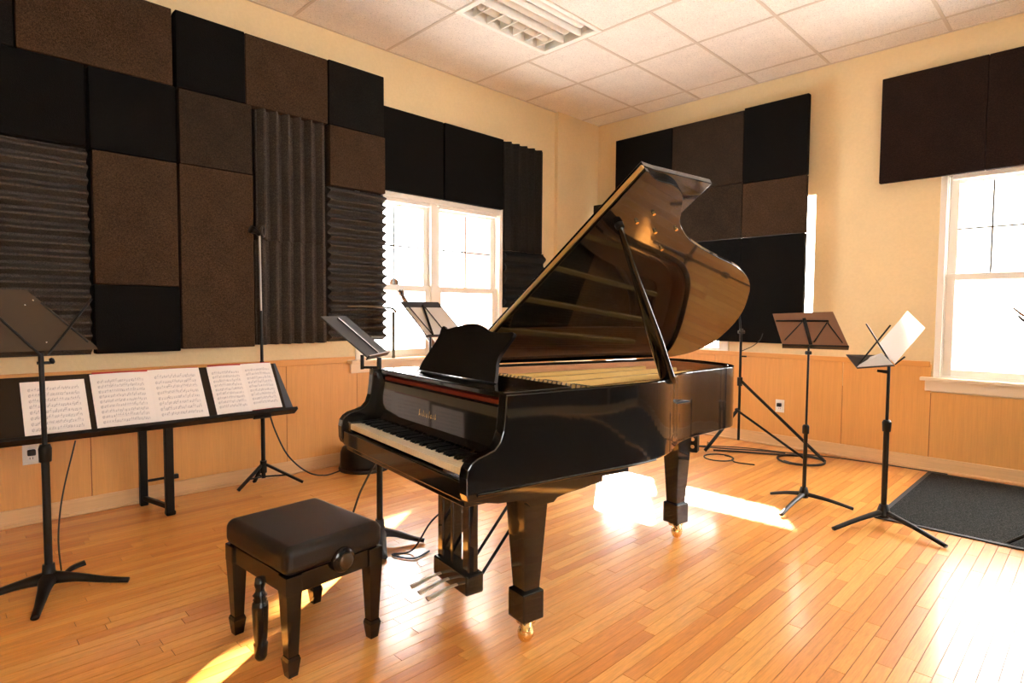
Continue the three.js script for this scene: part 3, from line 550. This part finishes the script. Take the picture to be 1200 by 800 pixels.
// ---------------------------------------------------------------- music stands
function castBase(t, legs, h, m, reach) {          // three curved cast legs with a hub
  for (const a of legs) {
    const c = Math.cos(a), s = Math.sin(a);
    mesh('leg', taper([[c * 0.01, h * 0.75, s * 0.01], [c * reach * 0.35, h * 0.62, s * reach * 0.35], [c * reach * 0.7, h * 0.34, s * reach * 0.7], [c * reach, 0.014, s * reach]], [0.04, 0.026, 0.019, 0.016], 0.72, 20, 12), m, t);
  }
  mesh('hub', lathe([[0, h * 0.35], [0.04, h * 0.4], [0.038, h * 0.8], [0.026, h * 1.15], [0.024, h * 1.6], [0, h * 1.6]], 20), m, t);
}
{ // left stand, cast base
  const t = thing('music_stand', 'black music stand with cast three-legged base by the long music desk', 'music stand', [0.388, 0, -3.436]);
  castBase(t, [Math.atan2(0.17, 0.27), Math.atan2(0.33, -0.09), Math.atan2(-0.05, -0.33)], 0.075, M.blackMetal, 0.33);
  mesh('pedal', taper([[0.06, 0.03, -0.06], [0.1, 0.05, -0.07], [0.15, 0.06, -0.07]], [0.012, 0.022, 0.026], 0.45, 12, 10), M.blackMetal, t);
  mesh('lower_tube', rod([0, 0.1, 0], [0, 0.63, 0], 0.016), M.blackMetal, t);
  mesh('collar', lathe([[0, 0.6], [0.024, 0.6], [0.026, 0.66], [0.02, 0.68], [0, 0.68]], 20), M.blackMetal, t);
  mesh('upper_tube', rod([0, 0.63, 0], [-0.004, 1.1, 0], 0.0105), M.blackMetal, t);
  const kn = mesh('knob', [rod([-0.02, 1.055, 0], [0.03, 1.055, 0.005], 0.007), lathe([[0, 0], [0.012, 0.002], [0.016, 0.012], [0.01, 0.02], [0, 0.02]], 16).rotateZ(-1.3).translate(0.025, 1.06, 0.005)], M.blackMetal, t);
  const d = mesh('desk', extr([[-0.47, 0.0], [0.215, 0.0], [0.205, 0.02], [-0.04, 0.285], [-0.47, 0.285]], 0.004, 0.001).rotateX(-0.22).translate(0, 1.108, -0.012), mat(0.065, 0.045, 0.028, 0.6, { clearcoat: 0, specularIntensity: 0.3 }), t);
  mesh('page_arm', rod([-0.006, 1.09, 0.012], [-0.35, 1.52, -0.06], 0.0055), M.blackMetal, d);
  mesh('page_arm', rod([0.02, 1.092, 0.012], [0.198, 1.352, -0.02], 0.0055), M.blackMetal, d);
  mesh('page_arm', rod([0.005, 1.33, -0.03], [0.175, 1.145, 0.006], 0.0045), M.blackMetal, d);
  for (const [x, y] of [[-0.05, 1.318], [-0.02, 1.34], [0.02, 1.148]]) mesh('rivet', new THREE.SphereGeometry(0.005, 10, 8).translate(x, y, -0.008 - (y - 1.108) * 0.2), M.chrome, d);
}
{ // stand beside the keyboard
  const t = thing('music_stand', 'grey flat-desk music stand behind the keyboard, seen edge-on', 'music stand', [1.80, 0, -2.86]);
  castBase(t, [Math.atan2(0.17, 0.17), Math.atan2(0.2, -0.1), Math.atan2(-0.26, -0.02)], 0.085, M.greyMetal, 0.25);
  mesh('pole', rod([0, 0.1, 0], [0, 1.045, 0], 0.018, 0.013), M.blackMetal, t);
  const R = V(0.7098, 0, 0.7044), F = V(0.7035, 0, -0.7090), U = V(0, 1, 0);
  const e = R.clone().multiplyScalar(0.03).addScaledVector(F, 0.36).normalize(), up = R.clone().multiplyScalar(-0.245).addScaledVector(U, 0.21).addScaledVector(F, 0.10); up.addScaledVector(e, -up.dot(e)); const H = up.length(); up.normalize();
  const n = V().crossVectors(e, up), mk = (g) => g.applyMatrix4(new THREE.Matrix4().makeBasis(e, up, n).setPosition(0, 1.06, 0));
  const d = mesh('desk', mk(mergeGeometries([RB(-0.2, 0.17, 0, H, -0.004, 0.004, 0.002)].map((g) => metreUV(g)))), mat(0.055, 0.055, 0.057, 0.75, { clearcoat: 0, specularIntensity: 0.3 }), t);
  mesh('ledge', mk(geo(RB(-0.2, 0.17, -0.006, 0.002, -0.014, 0.014, 0.002))), M.greyMetal, d);
  mesh('ridge', mk(geo(RB(-0.012, 0.012, 0.01, H - 0.02, 0.004, 0.010, 0.002))), M.blackMetal, d);
  mesh('bracket', [rod([-0.07, 1.06, -0.06], [-0.07, 0.98, -0.06], 0.01), bar([-0.07, 0.99, -0.06], [0, 0.99, 0], 0.014, 0.014)], M.blackMetal, t);
}
{ // stand by the left window
  const t = thing('music_stand', 'folding music stand holding pages in front of the left window', 'music stand', [3.10, 0, -4.12]);
  mesh('pole', rod([0, 0.12, 0], [0, 1.10, 0], 0.011), M.blackMetal, t);
  for (const a of [0.5, 2.6, 4.7]) mesh('leg', rod([0, 0.2, 0], [Math.cos(a) * 0.25, 0.008, Math.sin(a) * 0.25], 0.009), M.blackMetal, t);
  const tilt = (g) => g.rotateX(-0.32).translate(0, 1.095, 0.02);
  const d = mesh('desk', [tilt(extr([[-0.06, 0.0], [0.37, 0.0], [0.14, 0.305], [-0.26, 0.305]], 0.004, 0.001)), tilt(RB(-0.07, 0.37, -0.012, 0.0, 0, 0.04, 0.002))], M.greyMetal, t);
  mesh('page_arm', tilt(rod([0.0, 0.0, 0.02], [-0.19, 0.25, 0.02], 0.005)), M.blackMetal, d);
  mesh('page_arm', tilt(rod([0.0, 0.0, 0.02], [-0.045, 0.27, 0.02], 0.009)), M.blackMetal, d);
  mesh('page_arm', tilt(rod([0.14, 0.02, 0.02], [-0.04, 0.27, 0.02], 0.005)), M.blackMetal, d);
  const s = single('sheet_music', geo(extr([[-0.055, 0.006], [0.35, 0.006], [0.165, 0.255], [-0.215, 0.255]], 0.0012)).rotateX(-0.32).translate(3.10, 1.095, -4.094), M.paperThin, 'loose music pages on the folding stand before the left window', 'sheet music');
}
{ // brown desk stand on the right
  const t = thing('music_stand', 'music stand with brown tilted desk and thin tripod legs', 'music stand', [4.26, 0, -1.445]);
  for (const [x, z] of [[0.05, -0.24], [0.10, 0.28], [-0.37, -0.01]]) mesh('leg', taper([[0, 0.075, 0], [x * 0.5, 0.05, z * 0.5], [x, 0.012, z]], [0.019, 0.015, 0.013], 0.8, 14, 10), x < -0.3 ? M.greyMetal : M.blackMetal, t);
  mesh('hub', lathe([[0, 0.05], [0.03, 0.05], [0.032, 0.08], [0.022, 0.12], [0, 0.12]], 18), M.blackMetal, t);
  mesh('lower_tube', rod([0, 0.1, 0], [0.004, 0.51, 0], 0.013), M.blackMetal, t);
  mesh('collar', lathe([[0, 0.49], [0.022, 0.49], [0.022, 0.54], [0.015, 0.55], [0, 0.55]], 18), M.blackMetal, t);
  mesh('upper_tube', rod([0.004, 0.51, 0], [0.008, 1.08, 0], 0.0075), M.blackMetal, t);
  mesh('knob', rod([-0.012, 1.04, -0.01], [0.014, 1.04, 0.012], 0.013), M.blackMetal, t);
  const n = V(0.949, 0, -0.321), e = V(0.321, 0, 0.949);          // away from the lens, and to its right
  const up = V(0, 1, 0).addScaledVector(n, 0.45).normalize(), nf = V().crossVectors(e, up);
  const mk = (g) => geo(g).applyMatrix4(new THREE.Matrix4().makeBasis(e, up, nf).setPosition(0.008, 1.09, 0));
  const d = mesh('desk', mk(extr([[-0.163, 0.0], [0.235, 0.0], [0.14, 0.25], [-0.235, 0.232]], 0.004, 0.001)), M.deskBrown, t);
  mesh('ledge', mk([RB(-0.165, 0.237, -0.008, 0.004, -0.045, 0.008, 0.002)]), M.blackMetal, d);
  const z = -0.004;
  mesh('brace', mk([rod([-0.21, 0.175, 0.01], [0.115, 0.178, 0.01], 0.006)]), M.blackMetal, d);
  mesh('spine', mk([bar([0.012, 0.0, 0.014], [-0.035, 0.195, 0.014], 0.022, 0.012, [0, 0, 1])]), M.blackMetal, d);
  for (const [a, b, c, f] of [[-0.15, 0.03, -0.045, 0.17], [0.03, 0.02, 0.105, 0.165], [0.11, 0.165, 0.2, 0.02]]) mesh('brace', mk([rod([a, b, 0.01], [c, f, 0.01], 0.004)]), M.blackMetal, d);
}
{ // open-book stand
  const t = thing('music_stand', 'black tripod music stand carrying a white open booklet', 'music stand', [4.20, 0, -0.955]);
  for (const [x, z] of [[-0.34, -0.18], [-0.18, 0.35], [0.3, -0.05]]) mesh('leg', taper([[0, 0.085, 0], [x * 0.5, 0.055, z * 0.5], [x, 0.014, z]], [0.022, 0.017, 0.015], 0.8, 14, 10), M.blackMetal, t);
  mesh('hub', lathe([[0, 0.05], [0.036, 0.05], [0.04, 0.075], [0.024, 0.13], [0, 0.13]], 20), M.blackMetal, t);
  mesh('lower_tube', rod([0, 0.1, 0], [0, 0.60, 0], 0.0165), M.blackMetal, t);
  mesh('collar', lathe([[0, 0.585], [0.023, 0.585], [0.026, 0.64], [0.018, 0.655], [0, 0.655]], 18), M.blackMetal, t);
  mesh('upper_tube', rod([0, 0.6, 0], [0, 0.99, 0], 0.0095), M.blackMetal, t);
  mesh('knob', [rod([-0.01, 0.955, -0.06], [0.0, 0.95, 0.0], 0.008, 0.012)], M.blackMetal, t);
  const e = V(0.2220, 0, 0.9750), U = V(0, 1, 0), n = V(0.9750, 0, -0.2220);
  const at = (a, b, c = 0) => V(0, 0, 0).addScaledVector(e, a).addScaledVector(U, b).addScaledVector(n, c).toArray();
  mesh('page_arm', bar(at(0.015, 1.0, -0.03), at(-0.128, 1.245, -0.01), 0.012, 0.008), M.blackMetal, t);
  mesh('page_arm', rod(at(-0.17, 0.975, -0.05), at(0.0, 1.237, 0.03), 0.005), M.blackMetal, t);
  mesh('page_arm', rod(at(0.03, 1.0, -0.015), at(0.08, 1.05, -0.015), 0.005), M.blackMetal, t);
  const tray = new THREE.BufferGeometry(); const P = [at(-0.235, 1.045, 0.06), at(-0.165, 0.972, -0.09), at(0.03, 0.998, -0.09), at(-0.02, 1.05, 0.06)].map((q) => V(...q));
  const quad = (a, b, c, d, th) => { const nn = V().crossVectors(V().subVectors(b, a), V().subVectors(d, a)).normalize().multiplyScalar(th), q = [a, b, c, d], r = q.map((p) => p.clone().sub(nn)), f = [q[0], q[1], q[2], q[0], q[2], q[3], r[2], r[1], r[0], r[3], r[2], r[0]]; for (let i = 0; i < 4; i++) { const j = (i + 1) % 4; f.push(q[j], q[i], r[i], r[i], r[j], q[j]); } const g = new THREE.BufferGeometry(); g.setAttribute('position', new THREE.Float32BufferAttribute(f.flatMap((p) => p.toArray()), 3)); g.computeVertexNormals(); return g; };
  mesh('desk', [quad(P[0], P[1], P[2], P[3], 0.004)], M.greyMetal, t);
  const bk = thing('open_booklet', 'white open booklet standing on the tripod music stand by the bright window', 'booklet', [4.20, 0, -0.955]);
  const L = (a, b, c) => V(...at(a, b, c));
  mesh('page', [quad(L(0.028, 1.008, -0.06), L(0.172, 1.225, -0.04), L(0.085, 1.325, 0.06), L(-0.065, 1.11, 0.04), 0.004)], M.paperThin, bk);
  mesh('page', [quad(L(-0.165, 0.980, -0.085), L(0.02, 1.006, -0.085), L(-0.04, 1.065, 0.03), L(-0.12, 1.03, 0.03), 0.003)], M.paperThin, bk);
}
{ // the arm tips of one more stand, the rest of which stands outside the picture
  const t = thing('music_stand', 'folding stand whose curved page arms show against the right window', 'music stand', [4.4, 0, -0.14]);
  mesh('pole', rod([0, 0.05, 0], [0, 1.14, 0], 0.012), M.blackMetal, t);
  for (const a of [0.3, 2.4, 4.5]) mesh('leg', rod([0, 0.2, 0], [Math.cos(a) * 0.24, 0.008, Math.sin(a) * 0.24], 0.009), M.blackMetal, t);
  mesh('page_arm', taper([[0, 1.24, 0], [0, 1.27, -0.12], [0, 1.295, -0.205], [0, 1.345, -0.262]], [0.008, 0.007, 0.006, 0.005], 1, 20, 8), M.violin, t);
  mesh('page_arm', taper([[0, 1.12, 0], [0, 1.19, -0.1], [0, 1.275, -0.215], [0, 1.30, -0.238]], [0.008, 0.008, 0.007, 0.005], 1, 20, 8), M.blackMetal, t);
  mesh('desk', RB(-0.01, 0.0, 1.1, 1.26, -0.05, 0.35, 0.003), M.blackMetal, t);
}

// ---------------------------------------------------------------- long music desk with sheets
{
  const t = thing('long_music_desk', 'long black tilted music desk on a low frame against the wainscot', 'music desk', [0, 0.58, -4.15]);
  const TI = -0.5951, tilt = (g) => geo(g).rotateX(TI);
  const L0 = -0.6;
  mesh('board', tilt(RB(L0, 1.85, 0, 0.40, -0.014, 0, 0.003)), M.deskDark, t);
  mesh('ledge', tilt(RB(L0, 1.905, -0.018, 0.004, -0.014, 0.06, 0.004)), M.blackSatin, t);
  mesh('end_plate', tilt(extr([[1.845, 0.0], [1.90, 0.012], [1.90, 0.03], [1.862, 0.40], [1.845, 0.40]], 0.012, 0.001).translate(0, 0, -0.013)), mat(0.07, 0.085, 0.10, 0.4), t);
  mesh('clip', tilt(RB(1.60, 1.72, -0.035, -0.015, 0.0, 0.03, 0.006)), M.blackSatin, t);
  for (const x of [1.055, -0.35]) {
    mesh('leg', [RB(x - 0.058, x - 0.012, -0.58, 0.02, -0.372, -0.328, 0.006)], M.blackMetal, t);
    mesh('leg', [RB(x + 0.01, x + 0.058, -0.58, -0.015, -0.05, -0.004, 0.006), RB(x + 0.008, x + 0.064, -0.58, -0.55, -0.055, 0.003, 0.01)], M.blackMetal, t);
    mesh('foot_bar', bar([x - 0.035, -0.53, -0.35], [x + 0.034, -0.53, -0.03], 0.026, 0.03), M.blackMetal, t);
    mesh('top_bar', bar([x - 0.035, 0.02, -0.35], [x + 0.034, -0.02, -0.03], 0.026, 0.026), M.blackMetal, t);
  }
  mesh('cross_bar', [rod([1.0, -0.42, -0.35], [1.22, -0.42, -0.35], 0.009), RB(1.2, 1.23, -0.435, -0.405, -0.365, -0.335, 0.004)], M.blackMetal, t);

  function score(w, h, seed0, rows) {
    const c = document.createElement('canvas'), k = 1400; c.width = Math.round(w * k); c.height = Math.round(h * k);
    const x = c.getContext('2d'); x.fillStyle = '#f4f0ee'; x.fillRect(0, 0, c.width, c.height);
    let s = seed0; const R = () => { s = (s * 1103515245 + 12345) & 0x7fffffff; return s / 0x7fffffff; };
    const mx = c.width * 0.11, top = c.height * 0.13, gap = (c.height * 0.80) / rows;
    for (let r = 0; r < rows; r++) {
      const y = top + r * gap, q = gap * 0.105;
      x.strokeStyle = '#c9c6cc'; x.lineWidth = 1.2;
      for (let l = 0; l < 5; l++) { x.beginPath(); x.moveTo(mx, y + l * q); x.lineTo(c.width - mx, y + l * q); x.stroke(); }
      x.strokeStyle = '#a5a2aa'; x.fillStyle = '#96939b'; x.lineWidth = 2;
      for (const f of [0, 0.25, 0.5, 0.75, 1]) { const X = mx + (c.width - 2 * mx) * f; x.beginPath(); x.moveTo(X, y); x.lineTo(X, y + 4 * q); x.stroke(); }
      x.beginPath(); x.ellipse(mx + 8, y + 2 * q, 4, 2.6 * q, 0.2, 0, 6.3); x.stroke();
      for (let X = mx + 26; X < c.width - mx - 8; X += 9 + R() * 12) {
        const Y = y + Math.round(R() * 9 - 0.5) * q * 0.5; x.beginPath(); x.ellipse(X, Y, q * 0.62, q * 0.46, -0.3, 0, 6.3); x.fill();
        x.beginPath(); x.moveTo(X + q * 0.5, Y); x.lineTo(X + q * 0.5, Y - 3 * q); x.stroke();
        if (R() > 0.6) { x.beginPath(); x.moveTo(X + q * 0.5, Y - 3 * q); x.lineTo(X + q * 0.5 + 10, Y - 3 * q); x.stroke(); }
      }
    }
    const tx = new THREE.CanvasTexture(c); tx.colorSpace = THREE.SRGBColorSpace; tx.magFilter = THREE.LinearFilter; return tx;
  }
  function page(name, x0, x1, h0, h1, lift, parent, sd, rows, bow = 0) {
    const w = x1 - x0, h = h1 - h0, g = new THREE.BoxGeometry(w, h, 0.0016, 12, 1, 1);
    const p = g.attributes.position, uv = g.attributes.uv;
    for (let i = 0; i < p.count; i++) { const u = p.getX(i) / w + 0.5; uv.setXY(i, u, p.getY(i) / h + 0.5); p.setZ(i, p.getZ(i) + bow * Math.sin(u * Math.PI)); }
    g.computeVertexNormals(); g.translate((x0 + x1) / 2, (h0 + h1) / 2, lift).rotateX(TI);
    const o = new THREE.Mesh(g, new THREE.MeshStandardMaterial({ map: score(w, h, sd, rows), roughness: 0.8 })); o.name = name; o.castShadow = o.receiveShadow = true; parent.add(o); return o;
  }
  const s1 = page(numbered('sheet_music'), 0.386, 0.687, 0.005, 0.364, 0.0022, scene, 11, 8); s1.position.set(0, 0.58, -4.15); s1.userData = { label: 'single sheet of printed music behind the music stand pole on the long desk', category: 'sheet music' };
  const b1 = thing('open_score', 'open score with two wide pages in the middle of the long desk', 'score', [0, 0.58, -4.15]);
  page('page', 0.716, 1.025, 0.006, 0.388, 0.006, b1, 23, 9, 0.004); page('page', 1.025, 1.33, 0.012, 0.396, 0.006, b1, 37, 8, 0.004);
  mesh('cover', geo(RB(0.73, 1.328, 0.012, 0.404, 0.0005, 0.003, 0.001)).rotateX(TI), M.red, b1);
  const b2 = thing('open_score', 'open score at the end of the long desk beside the microphone stand', 'score', [0, 0.58, -4.15]);
  page('page', 1.38, 1.607, 0.03, 0.396, 0.006, b2, 51, 9, 0.004); page('page', 1.607, 1.822, 0.036, 0.403, 0.006, b2, 67, 9, 0.004);
  mesh('cover', geo(RB(1.39, 1.818, 0.035, 0.412, 0.0005, 0.003, 0.001)).rotateX(TI), M.red, b2);
}

// ---------------------------------------------------------------- microphone stand behind the desk
{
  const t = thing('microphone_stand', 'tall slim microphone stand with a ring holder rising behind the long desk', 'mic stand', [1.775, 0, -4.40]);
  mesh('lower_tube', rod([0, 0.06, 0], [0, 0.93, 0], 0.015), M.blackMetal, t);
  mesh('upper_tube', rod([0, 0.93, 0], [-0.002, 1.30, 0], 0.011), M.blackMetal, t);
  mesh('top_tube', rod([-0.002, 1.30, 0], [-0.006, 1.85, 0], 0.0075), mat(0.35, 0.33, 0.31, 0.35, { metalness: 0.6 }), t);
  mesh('hub', rod([0, 0.10, 0], [0, 0.19, 0], 0.024), M.blackMetal, t);
  for (const [x, z] of [[-0.2, 0.04], [0.235, 0.15], [-0.03, -0.1]]) { mesh('leg', bar([0, 0.17, 0], [x, 0.013, z], 0.026, 0.018), M.blackMetal, t); mesh('strut', bar([0, 0.07, 0], [x * 0.58, 0.075, z * 0.58], 0.014, 0.01), M.blackMetal, t); }
  const h = mesh('clip', new THREE.TorusGeometry(0.035, 0.009, 10, 26).rotateY(0.9).translate(0.02, 1.875, 0), M.greyMetal, t);
  mesh('clip_body', [taper([[-0.005, 1.85, 0], [-0.03, 1.87, 0.01], [-0.075, 1.885, 0.02]], [0.012, 0.02, 0.03], 1, 10, 12)], M.blackMetal, t);
}
// bent rod on the window sill
{
  const t = thing('bent_rod', 'thin brass-coloured rod bent at the top, standing on the left window sill', 'rod', [2.99, 0.886, -4.515]);
  mesh('upright', [rod([0, 0.0, 0], [0, 0.41, 0], 0.013), lathe([[0, 0], [0.016, 0], [0.016, 0.02], [0.009, 0.03], [0, 0.03]], 14)], mat(0.10, 0.075, 0.03, 0.5), t);
  mesh('arm', taper([[0.03, 0.405, 0.0], [0, 0.43, 0.01], [-0.06, 0.445, 0.04], [-0.3, 0.455, 0.09], [-0.5, 0.455, 0.09]], [0.011, 0.011, 0.009, 0.008, 0.007], 1, 24, 10), mat(0.09, 0.065, 0.03, 0.5), t);
}
// violin leaning edge-on behind the window stand
{
  const t = thing('violin', 'amber violin standing upright behind the music stand at the left window', 'violin', [3.45, 0.892, -4.43]);
  t.rotation.order = 'YXZ';
  t.rotation.set(0, -0.594, 0.56); t.scale.setScalar(1.08);
  const out = smooth2([[0, 0.0], [0.06, 0.008], [0.1, 0.06], [0.085, 0.13], [0.055, 0.18], [0.07, 0.24], [0.082, 0.29], [0.06, 0.345], [0.015, 0.36], [0, 0.362]], 40), full = out.concat(out.slice().reverse().map(([x, y]) => [-x, y]).slice(1, -1));
  mesh('body', extr(full, 0.032, 0.004).translate(0, 0, -0.016).rotateY(Math.PI / 2), M.violin, t);
  mesh('neck', [taper([[0, 0.34, 0], [-0.004, 0.46, 0], [-0.004, 0.6, 0]], [0.024, 0.021, 0.02], 1, 12, 10)], M.violin, t);
  mesh('peg_box', [taper([[-0.004, 0.60, 0], [0.004, 0.65, 0], [0.012, 0.70, 0]], [0.022, 0.036, 0.022], 1, 12, 10)], M.violin, t);
  mesh('scroll', [new THREE.TorusGeometry(0.026, 0.016, 10, 22).translate(-0.004, 0.735, 0), new THREE.SphereGeometry(0.015, 12, 10).translate(-0.004, 0.735, 0)], M.violin, t);
  for (const y of [0.625, 0.655, 0.68]) mesh('peg', [rod([0.0, y, -0.035], [0.0, y, 0.035], 0.004, 0.005, 8), new THREE.SphereGeometry(0.010, 10, 8).scale(1.2, 1, 0.5).translate(0, y, 0.04)], M.ebony, t);
  mesh('chin_rest', taper([[0.02, 0.02, 0.05], [0.03, 0.05, 0.02]], [0.02, 0.022], 0.5, 8, 10), M.ebony, t);
}
// tripod with boom behind the tail
{
  const t = thing('microphone_stand', 'black microphone stand with long splayed tripod legs behind the piano tail', 'mic stand', [5.5, 0, -2.47]);
  mesh('pole', rod([0, 0.1, 0], [0, 1.14, 0], 0.012), M.blackMetal, t);
  mesh('boom', [rod([0, 1.1, 0], [-0.01, 1.62, -0.05], 0.009)], M.blackMetal, t);
  mesh('clamp', [rod([-0.02, 1.13, -0.02], [0.02, 1.13, 0.025], 0.016), rod([0, 1.11, 0], [0, 1.16, 0], 0.017)], M.greyMetal, t);
  mesh('collar', rod([0, 0.62, 0], [0, 0.70, 0], 0.024), M.blackMetal, t);
  mesh('leg', rod([0, 0.66, 0.02], [0.07, 0.014, 0.75], 0.014), M.blackMetal, t);
  mesh('leg', rod([-0.02, 0.40, 0], [-0.31, 0.016, -0.18], 0.016), M.blackMetal, t);
  mesh('leg', rod([-0.04, 0.40, -0.02], [0.02, 0.02, 0.60], 0.011), M.blackMetal, t);
  mesh('tail_knob', [rod([0.005, 0.9, 0], [0.02, 0.9, 0.05], 0.008)], M.blackMetal, t);
  mesh('cable', tube([[0.0, 0.95, 0.01], [0.03, 1.0, 0.10], [0.05, 1.06, 0.16], [0.06, 1.12, 0.18]], 0.004, 20, 6), M.rubber, t);
}
{
  const t = thing('cable_box', 'small black cable box with silver connectors on the floor behind the piano tail', 'cable box', [5.15, 0, -2.74], 0.3);
  mesh('case', [RB(-0.05, 0.05, 0.0, 0.19, -0.04, 0.04, 0.008)], M.blackSatin, t);
  for (const y of [0.06, 0.13]) mesh('connector', new THREE.CylinderGeometry(0.018, 0.018, 0.03, 16).rotateZ(Math.PI / 2).translate(-0.06, y, 0.0), M.chrome, t);
  mesh('plug', rod([0.16, 0.0, 0.1], [0.16, 0.07, 0.1], 0.018, 0.012), M.chrome, t);
}
// ---------------------------------------------------------------- cables on the floor
const cab = (pts, r, label, m = M.rubber, closed = false) => single('cable', tube(pts, r, 90, 7, closed), m, label, 'cable');
const loop = (cx, cz, rx, n0, turns, r = 0.006) => { const p = []; for (let k = 0; k <= n0 * turns; k++) { const a = k / n0 * Math.PI * 2; p.push([cx + Math.cos(a) * rx * (1 + 0.04 * Math.sin(a * 2.3)), r + 0.001 + 0.004 * (k / n0), cz + Math.sin(a) * rx]); } return p; };
cab(loop(5.06, -2.45, 0.125, 12, 1.3).concat([[5.02, 0.007, -2.28], [5.05, 0.007, -2.12]]), 0.006, 'small coil of thin cable on the floor behind the piano tail');
cab([[5.3, 0.01, -2.62], [5.42, 0.01, -2.42], [5.5, 0.01, -2.25]].concat(loop(5.50, -1.90, 0.19, 14, 1.6, 0.009)), 0.009, 'thick black cable coil by the foot of the tripod leg');
cab([[5.35, 0.008, -2.85], [5.6, 0.008, -2.5], [5.72, 0.008, -2.1], [5.82, 0.008, -1.8], [5.88, 0.008, -1.4], [5.9, 0.008, -0.9]], 0.005, 'thin dark cable running along the right baseboard');
cab([[5.26, 0.03, -2.75], [5.4, 0.02, -2.55], [5.6, 0.01, -2.3], [5.68, 0.009, -2.1]], 0.007, 'silver-grey cable beneath the tripod behind the tail', M.greyMetal);
cab([[1.81, 0.56, -4.38], [1.86, 0.40, -4.38], [1.95, 0.2, -4.36], [2.1, 0.05, -4.34], [2.22, 0.008, -4.33], [2.36, 0.008, -4.36], [2.5, 0.008, -4.45]], 0.006, 'black cable hanging from the end of the long desk to the floor');
cab([[2.14, 0.60, -2.0], [1.98, 0.42, -2.22], [1.9, 0.2, -2.5], [1.84, 0.01, -2.62], [1.75, 0.006, -2.66], [1.80, 0.006, -2.54], [1.92, 0.006, -2.56]], 0.005, 'black cable looping from under the piano to the grey stand base');
cab([[1.83, 0.62, -2.80], [1.80, 0.5, -2.86], [1.74, 0.3, -2.95], [1.66, 0.02, -3.05], [1.5, 0.006, -3.1], [1.3, 0.006, -2.95]], 0.006, 'black cable dropping in front of the grey stand pole');
cab([[0.60, 0.56, -4.10], [0.52, 0.3, -3.98], [0.46, 0.14, -3.7], [0.45, 0.01, -3.55]], 0.004, 'thin black cable hanging from the long desk beside the left stand pole');
// black round case under the keyboard end
{
  const t = thing('floor_speaker', 'low round black case on the floor against the baseboard', 'speaker', [2.58, 0, -4.33]);
  mesh('body', lathe([[0, 0.2], [0.12, 0.2], [0.175, 0.185], [0.19, 0.15], [0.195, 0.05], [0.2, 0.03], [0, 0.03]], 36), M.blackSatin, t);
  mesh('base', lathe([[0, 0.0], [0.205, 0.0], [0.208, 0.015], [0.2, 0.03], [0, 0.03]], 36), M.rubber, t);
}
// ---------------------------------------------------------------- floor mat
{
  const t = thing('floor_mat', 'dark grey ribbed entrance mat with black rubber edge', 'mat', [5.09, 0, 0.15]);
  mesh('pile', RB(-0.76, 0.76, 0.001, 0.011, -1.15, 2.85, 0.003), M.mat, t);
  mesh('rubber_edge', [RB(-0.79, -0.755, 0.001, 0.009, -1.18, 2.88, 0.003), RB(0.755, 0.79, 0.001, 0.009, -1.18, 2.88, 0.003), RB(-0.755, 0.755, 0.001, 0.009, -1.18, -1.145, 0.003), RB(-0.755, 0.755, 0.001, 0.009, 2.845, 2.88, 0.003)], M.rubber, t);
}
{
  const t = thing('area_rug', 'large charcoal rug covering the floor beyond the entrance mat', 'rug', [3.2, 0, 1.85]);
  mesh('pile', RB(-2.4, 0.95, 0.001, 0.012, -1.45, 1.25, 0.004), M.pBlack, t);
  mesh('bound_edge', [RB(-2.43, -2.395, 0.001, 0.013, -1.48, 1.28, 0.004), RB(0.945, 0.98, 0.001, 0.013, -1.48, 1.28, 0.004), RB(-2.395, 0.945, 0.001, 0.013, -1.48, -1.445, 0.004), RB(-2.395, 0.945, 0.001, 0.013, 1.245, 1.28, 0.004)], M.rubber, t);
}
// ---------------------------------------------------------------- outside: the stack that keeps the sun off most of the left window
{
  const t = thing('chimney_stack', 'brick chimney stack of the neighbouring house', 'chimney', [0, 0, 0]);
  mesh('shaft', B(8.9, 10.22, -3, 7.6, -10.6, -9), M.brick, t);
  mesh('crown', B(8.8, 10.3, 7.6, 7.8, -10.7, -8.9), M.clay, t);
}
{
  const t = thing('white_house', 'white neighbouring house seen faintly through the right window', 'house', [0, 0, 0]);
  mesh('wall', B(12.5, 16, -3, 6.2, -6.0, -1.2), M.white, t);
  mesh('roof', extr([[-6.4, 6.2], [-0.8, 6.2], [-3.6, 8.2]], 4.3).rotateY(-Math.PI / 2).translate(16.4, 0, 0), M.clay, t);
  const a = thing('window_awning', 'white canvas awning outside above the left window', 'awning', [0, 0, 0]);
  mesh('canvas', bar([4.45, 2.62, ZL - T - 0.05], [4.45, 2.60, ZL - T - 1.22], 3.7, 0.02), M.white, a);
  for (const x of [2.62, 6.0]) mesh('bracket', rod([x, 2.3, ZL - T - 0.01], [x, 2.59, ZL - T - 1.15], 0.012), M.blackMetal, a);
}
renderer.render(scene, camera);
